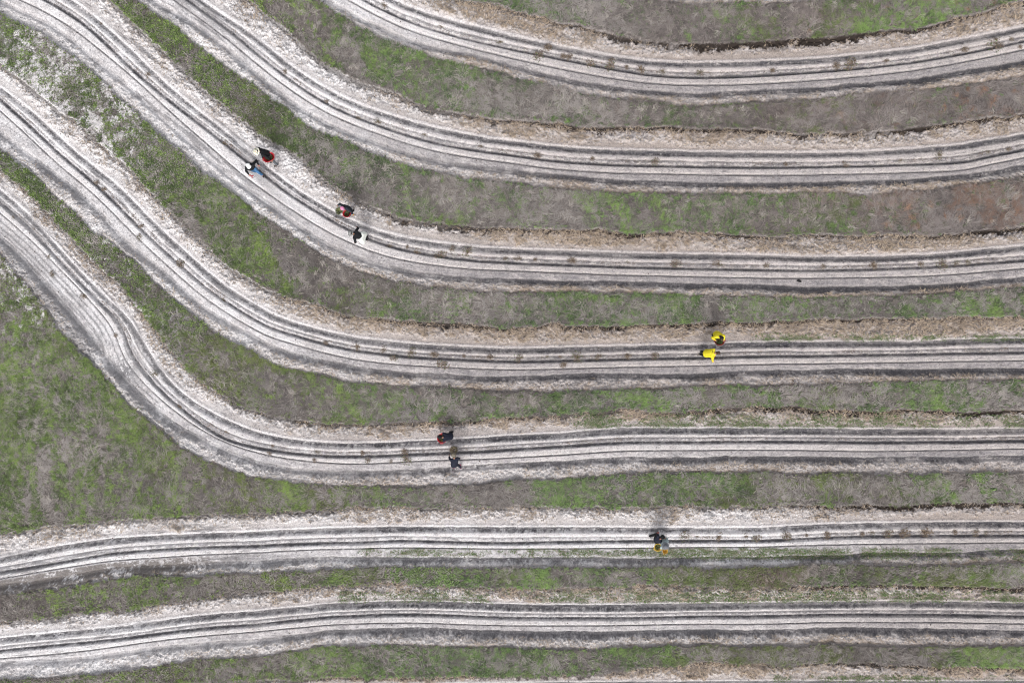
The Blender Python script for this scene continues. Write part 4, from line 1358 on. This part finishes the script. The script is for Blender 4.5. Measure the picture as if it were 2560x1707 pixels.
def basket(label, c, r, h, mat, ang=0.0, sx=1.0, sy=1.0, power=2.0, tilt=(0, 0), group='baskets carried by the field workers', bail=True):
    root = bpy.data.objects.new('basket', None)
    COL.objects.link(root)
    root.location = c
    root.rotation_euler = (tilt[0], tilt[1], ang)
    tag(root, label, 'basket', group)
    rb = r * .78
    lathe('tub', [(0.001, 0), (rb, 0), (rb * 1.02, .01), (r, h), (r * .955, h), (rb * .95, .02), (0.001, .02)], mat, root, None, 32, sx, sy, power)
    lathe('rim', [(r * .95, h - .012), (r * 1.05, h - .016), (r * 1.07, h + .004), (r * 1.03, h + .016), (r * .95, h + .012), (r * .95, h - .012)], mat, root, None, 32, sx, sy, power)
    # upright ribs of the tub
    vs, fs = [], []
    for q in range(20):
        a = 2 * math.pi * q / 20
        cc, s_ = math.cos(a), math.sin(a)
        k = (abs(cc) ** power + abs(s_) ** power) ** (-1 / power)
        add_cone(vs, fs, (cc * k * rb * 1.01 * sx, s_ * k * rb * 1.01 * sy, .01), (cc * k * r * 1.0 * sx, s_ * k * r * 1.0 * sy, h - .01), .006, .006)
    mesh_obj('ribs', vs, fs, mat, root)
    if bail:
        for e in (1, -1):
            vs, fs = [], []
            pts = [Vector((e * r * sx * 1.02, -.06, h)), Vector((e * (r * sx + .04), -.045, h + .02)), Vector((e * (r * sx + .045), 0, h + .025)),
                   Vector((e * (r * sx + .04), .045, h + .02)), Vector((e * r * sx * 1.02, .06, h))]
            for i in range(4):
                add_cone(vs, fs, pts[i], pts[i + 1], .011, .011)
            mesh_obj('handle', vs, fs, mat, root)
    return root


def seedlings(label, c, r, h, n, seed, tone=0, group='bundles of seedlings in the baskets'):
    q = random.Random(seed)
    vs, fs, cl = [], [], []
    for i in range(n):
        a = q.uniform(0, 6.28)
        d = r * q.random() ** .55
        x0, y0 = math.cos(a) * d * .6, math.sin(a) * d * .6
        b = a + q.uniform(-.8, .8)
        hh = h * q.uniform(.5, 1.1)
        tip = Vector((x0 + math.cos(b) * r * .45, y0 + math.sin(b) * r * .45, hh))
        c_ = (.10, .085, .045) if q.random() < .3 else (.05, .085, .035)
        if tone and q.random() < .5:
            c_ = (.18, .19, .08)
        if tone == 2:
            c_ = (.20, .165, .11) if q.random() < .6 else (.12, .10, .06)
        k = q.uniform(.6, 1.6)
        c_ = tuple(v * k for v in c_)
        p0 = Vector((x0, y0, 0))
        m = (p0 + tip) / 2 + Vector((0, 0, h * .25))
        sd = Vector((-math.sin(b), math.cos(b), 0)) * q.uniform(.008, .02)
        j = len(vs)
        vs += [p0 - sd * .3, p0 + sd * .3, m + sd, m - sd, tip]
        fs += [(j, j + 1, j + 2, j + 3), (j + 3, j + 2, j + 4)]
        cl += [c_, c_]
    me = bpy.data.meshes.new('seedling_bundle')
    me.from_pydata([v[:] for v in vs], [], fs)
    at = me.attributes.new('tone', 'FLOAT_COLOR', 'FACE')
    at.data.foreach_set('color', np.array([(*c_, 1) for c_ in cl], np.float32).ravel())
    me.materials.append(m_green)
    o = bpy.data.objects.new('seedling_bundle', me)
    COL.objects.link(o)
    o.location = c
    return tag(o, label, 'seedlings', group)


def GP(px, py):
    w = W(px, py)
    w.z = ground_z(w.x, w.y)
    return w


Dn = Vector((0, 0, -1))
# ---- pair at upper left
a = person('person in black hoodie, white cap and bright blue jeans standing over the furrow',
           (.47, -.88), W(627, 418, .88), W(624, 416, 1.38), Vector((-.05, 0, 1)), [W(646, 412, 1.0), W(622, 436, .85)],
           [GP(657, 438), GP(649, 430)], M_BLACK, M_JEAN, hat=('cap', M_WCAP), gloves=None, skin=M_SKINR, H=1.68, top_puff=1.28)
reroot(a['root'])
g = Flesh()
w0 = a['arms'][1][2]
g.chain([w0 + Vector((.02, -.03, -.08)), w0 + Vector((.10, -.06, -.12)), w0 + Vector((.17, -.03, -.14))], [.035, .03, .035])
g.chain([w0 + Vector((.10, -.06, -.12)), w0 + Vector((.12, -.13, -.15))], [.03, .03])
o = g.build('cloth_pouch', simple_mat('pinkish_red_cloth', (.42, .10, .11), .7, .3, 20), None, .012, 1)
tag(o, 'crumpled pinkish red cloth pouch in the hand of the person in blue jeans', 'pouch')

a = person('person in black jacket and cream flowered sun hat carrying a red crate on the hip',
           (-.85, -.5), W(670, 384, .92), W(654, 380, 1.28), Vector((-.75, -.35, .55)), [W(680, 402, .85), W(657, 395, .98)],
           [GP(694, 414), GP(684, 404)], M_BLACK, M_GREYC, hat=('brim', M_FLOR, .19), H=1.62)
reroot(a['root'])
c = W(675, 396, .80)
basket('red plastic crate full of dark seedlings held by the person in the cream sun hat', c, .235, .20, M_RED, math.radians(28), 1.18, .88, 3.2)
seedlings('dark green seedlings packed in the red crate beside the cream sun hat', c + Vector((0, 0, .05)), .20, .17, 170, 3)

# ---- second pair on the third bed
a = person('person in navy jacket, pink cap and orange glove leaning over a small basket',
           (-.55, -.8), W(872, 522, .90), W(864, 519, 1.28), Vector((-.35, -.6, .5)), [W(884, 537, .78), W(845, 513, .95)],
           [GP(884, 528), GP(877, 536)], M_SLATE, M_BLACK, hat=('plain', M_PINK), gloves=[M_ORNG, None], H=1.58, hair=M_HAIR)
reroot(a['root'])
c = W(869, 536, .62)
basket('small round red basket hanging in front of the person in the pink cap', c, .19, .22, M_RED, .3)
seedlings('seedlings in the small round red basket below the pink cap', c + Vector((0, 0, .06)), .15, .17, 120, 4)
gp = GP(849, 529)
seedlings('loose yellowish green seedlings heaped on the sand beside the person in the pink cap', gp, .21, .16, 190, 5, 1, 'seedlings laid on the ground')

a = person('person in black top, white skirt and grey straw hat bending with arms spread',
           (-.95, .25), W(904, 592, .86), W(890, 587, 1.18), Vector((-.9, .2, .2)), [W(887, 606, .80), W(893, 568, .80)],
           [GP(918, 600), GP(917, 591)], M_BLACK, M_BLACK, hat=('brim', M_STRAWH, .155), apron=M_WHITE, H=1.62, shoes=simple_mat('brown_shoe', (.10, .06, .045), .7, .3, 20))
reroot(a['root'])

# ---- two in yellow
a = person('upper person in yellow top with dark hair hugging a wide red basket',
           (.25, -.97), W(1791, 834, .92), W(1797, 840, 1.36), Vector((.6, -.5, .5)), [W(1810, 849, .98), W(1788, 850, .98)],
           [GP(1781, 838), GP(1784, 843)], M_YEL, M_BLACK, hair=M_HAIR, H=1.64, sleeves='long', top_puff=1.1)
reroot(a['root'])
c = W(1796, 850, .76)
basket('wide round red basket of dark seedlings held by the upper person in yellow', c, .265, .20, M_REDD, 0)
seedlings('dark seedlings in the wide red basket of the upper person in yellow', c + Vector((0, 0, .05)), .24, .17, 240, 6)

a = person('lower person in yellow top with bare brown hair bending over the row',
           (.98, -.15), W(1765, 883, .88), W(1779, 883, 1.16), Vector((.95, .1, .15)), [W(1787, 893, .78), W(1782, 908, .60)],
           [GP(1752, 879), GP(1751, 886)], M_YEL, M_BLACK, hair=M_HAIRB, H=1.64, sleeves='long', top_puff=1.28, gloves=[M_MAR, M_ORNG])
mk = mesh_obj('back_print', *(lambda p, u_, l_: ([p + u_ * .06 + l_ * .015, p - u_ * .06 + l_ * .015, p - u_ * .06 - l_ * .015, p + u_ * .06 - l_ * .015,
                                                 p + u_ * .06 + l_ * .015 + Vector((0, 0, .006)), p - u_ * .06 + l_ * .015 + Vector((0, 0, .006)), p - u_ * .06 - l_ * .015 + Vector((0, 0, .006)), p + u_ * .06 - l_ * .015 + Vector((0, 0, .006))],
                                                [(0, 1, 2, 3), (7, 6, 5, 4), (0, 4, 5, 1), (1, 5, 6, 2), (2, 6, 7, 3), (3, 7, 4, 0)]))(a['mid'].lerp(a['neck'], .35) + Vector((0, .06, .165)), a['left'], a['up']), M_PRINT, a['root'], False)
reroot(a['root'])

# ---- pair on the fifth bed
a = person('person in navy jacket and black cap crouched over a red basket on the fifth bed',
           (-.95, -.1), W(1127, 1090, .84), W(1113, 1092, 1.10), Vector((-.8, .3, .3)), [W(1108, 1103, .62), W(1107, 1084, .62)],
           [GP(1131, 1079), GP(1128, 1097)], M_NAVY, M_BLACK, hat=('plain', M_BLACK), hair=M_HAIR, H=1.6, top_puff=1.12)
reroot(a['root'])
c = W(1106, 1094, .40)
basket('red basket with green seedlings in front of the crouched person in navy', c, .235, .22, M_RED, 1.5)
seedlings('green seedlings in the red basket of the crouched person in navy', c + Vector((0, 0, .07)), .18, .17, 150, 7, 1)

a = person('person in navy clothes, khaki brimmed hat and pink shoes bending over the row',
           (-.25, .96), W(1136, 1162, .84), W(1136, 1149, 1.08), Vector((-.2, .9, .1)), [W(1123, 1141, .62), W(1149, 1146, .55)],
           [GP(1134, 1168), GP(1153, 1170)], M_NAVY, M_NAVY, hat=('brim', M_KHAKI, .138), H=1.6, shoes=M_SHOEP, top_puff=1.08)
reroot(a['root'])
seedlings('dry brownish seedlings lying on the row above the khaki hat', GP(1135, 1124), .24, .12, 130, 8, 2, 'seedlings laid on the ground')

# ---- pair at lower right
a = person('person in pale teal shirt and large grey hat with one bare arm reaching out',
           (-.65, .6), W(1657, 1352, .90), W(1662, 1359, 1.38), Vector((-.2, -.3, .9)), [W(1649, 1371, .86), W(1655, 1344, .95)],
           [GP(1654, 1352), GP(1661, 1347)], M_TEAL, M_SLATE, sleeves='short', hat=('brim', M_GREYH, .19), H=1.64, skin=simple_mat('tan_skin', (.50, .29, .20), .55, .12, 20))
reroot(a['root'])
c = W(1643, 1365, .72)
basket('round yellow basket of green seedlings left of the large grey hat', c, .19, .20, M_YPL, .4)
seedlings('green seedlings in the round yellow basket left of the grey hat', c + Vector((0, 0, .05)), .155, .15, 130, 9, 1)
c = W(1661, 1375, .50)
basket('orange yellow basket half hidden below the large grey hat', c, .13, .18, simple_mat('orange_yellow_plastic', (.60, .36, .05), .35, .15, 8, spec=.5), 1.2)

a = person('person in dark clothes and black cap bending low beside the teal shirt',
           (.8, .4), W(1641, 1351, .74), W(1648, 1347, 1.08), Vector((.6, .6, .2)), [W(1645, 1331, .50), W(1662, 1352, .45)],
           [GP(1624, 1338), GP(1640, 1352)], M_NAVY, M_BLACK, sleeves='short', hat=('plain', M_BLACK), H=1.58, skin=M_SKINR, gloves=[M_REDG, None])
reroot(a['root'])

# ---- a dark stone on the third bed
s_ = Flesh()
p = GP(1998, 702)
s_.chain([p + Vector((-.08, .01, .0)), p + Vector((0, 0, .02)), p + Vector((.10, -.03, .0))], [.05, .07, .045])
o = s_.build('stone', simple_mat('black_stone', (.012, .012, .013), .6, .3, 20), None, .014, 0)
tag(o, 'lone black stone lying on the grey strip of the third bed', 'stone')
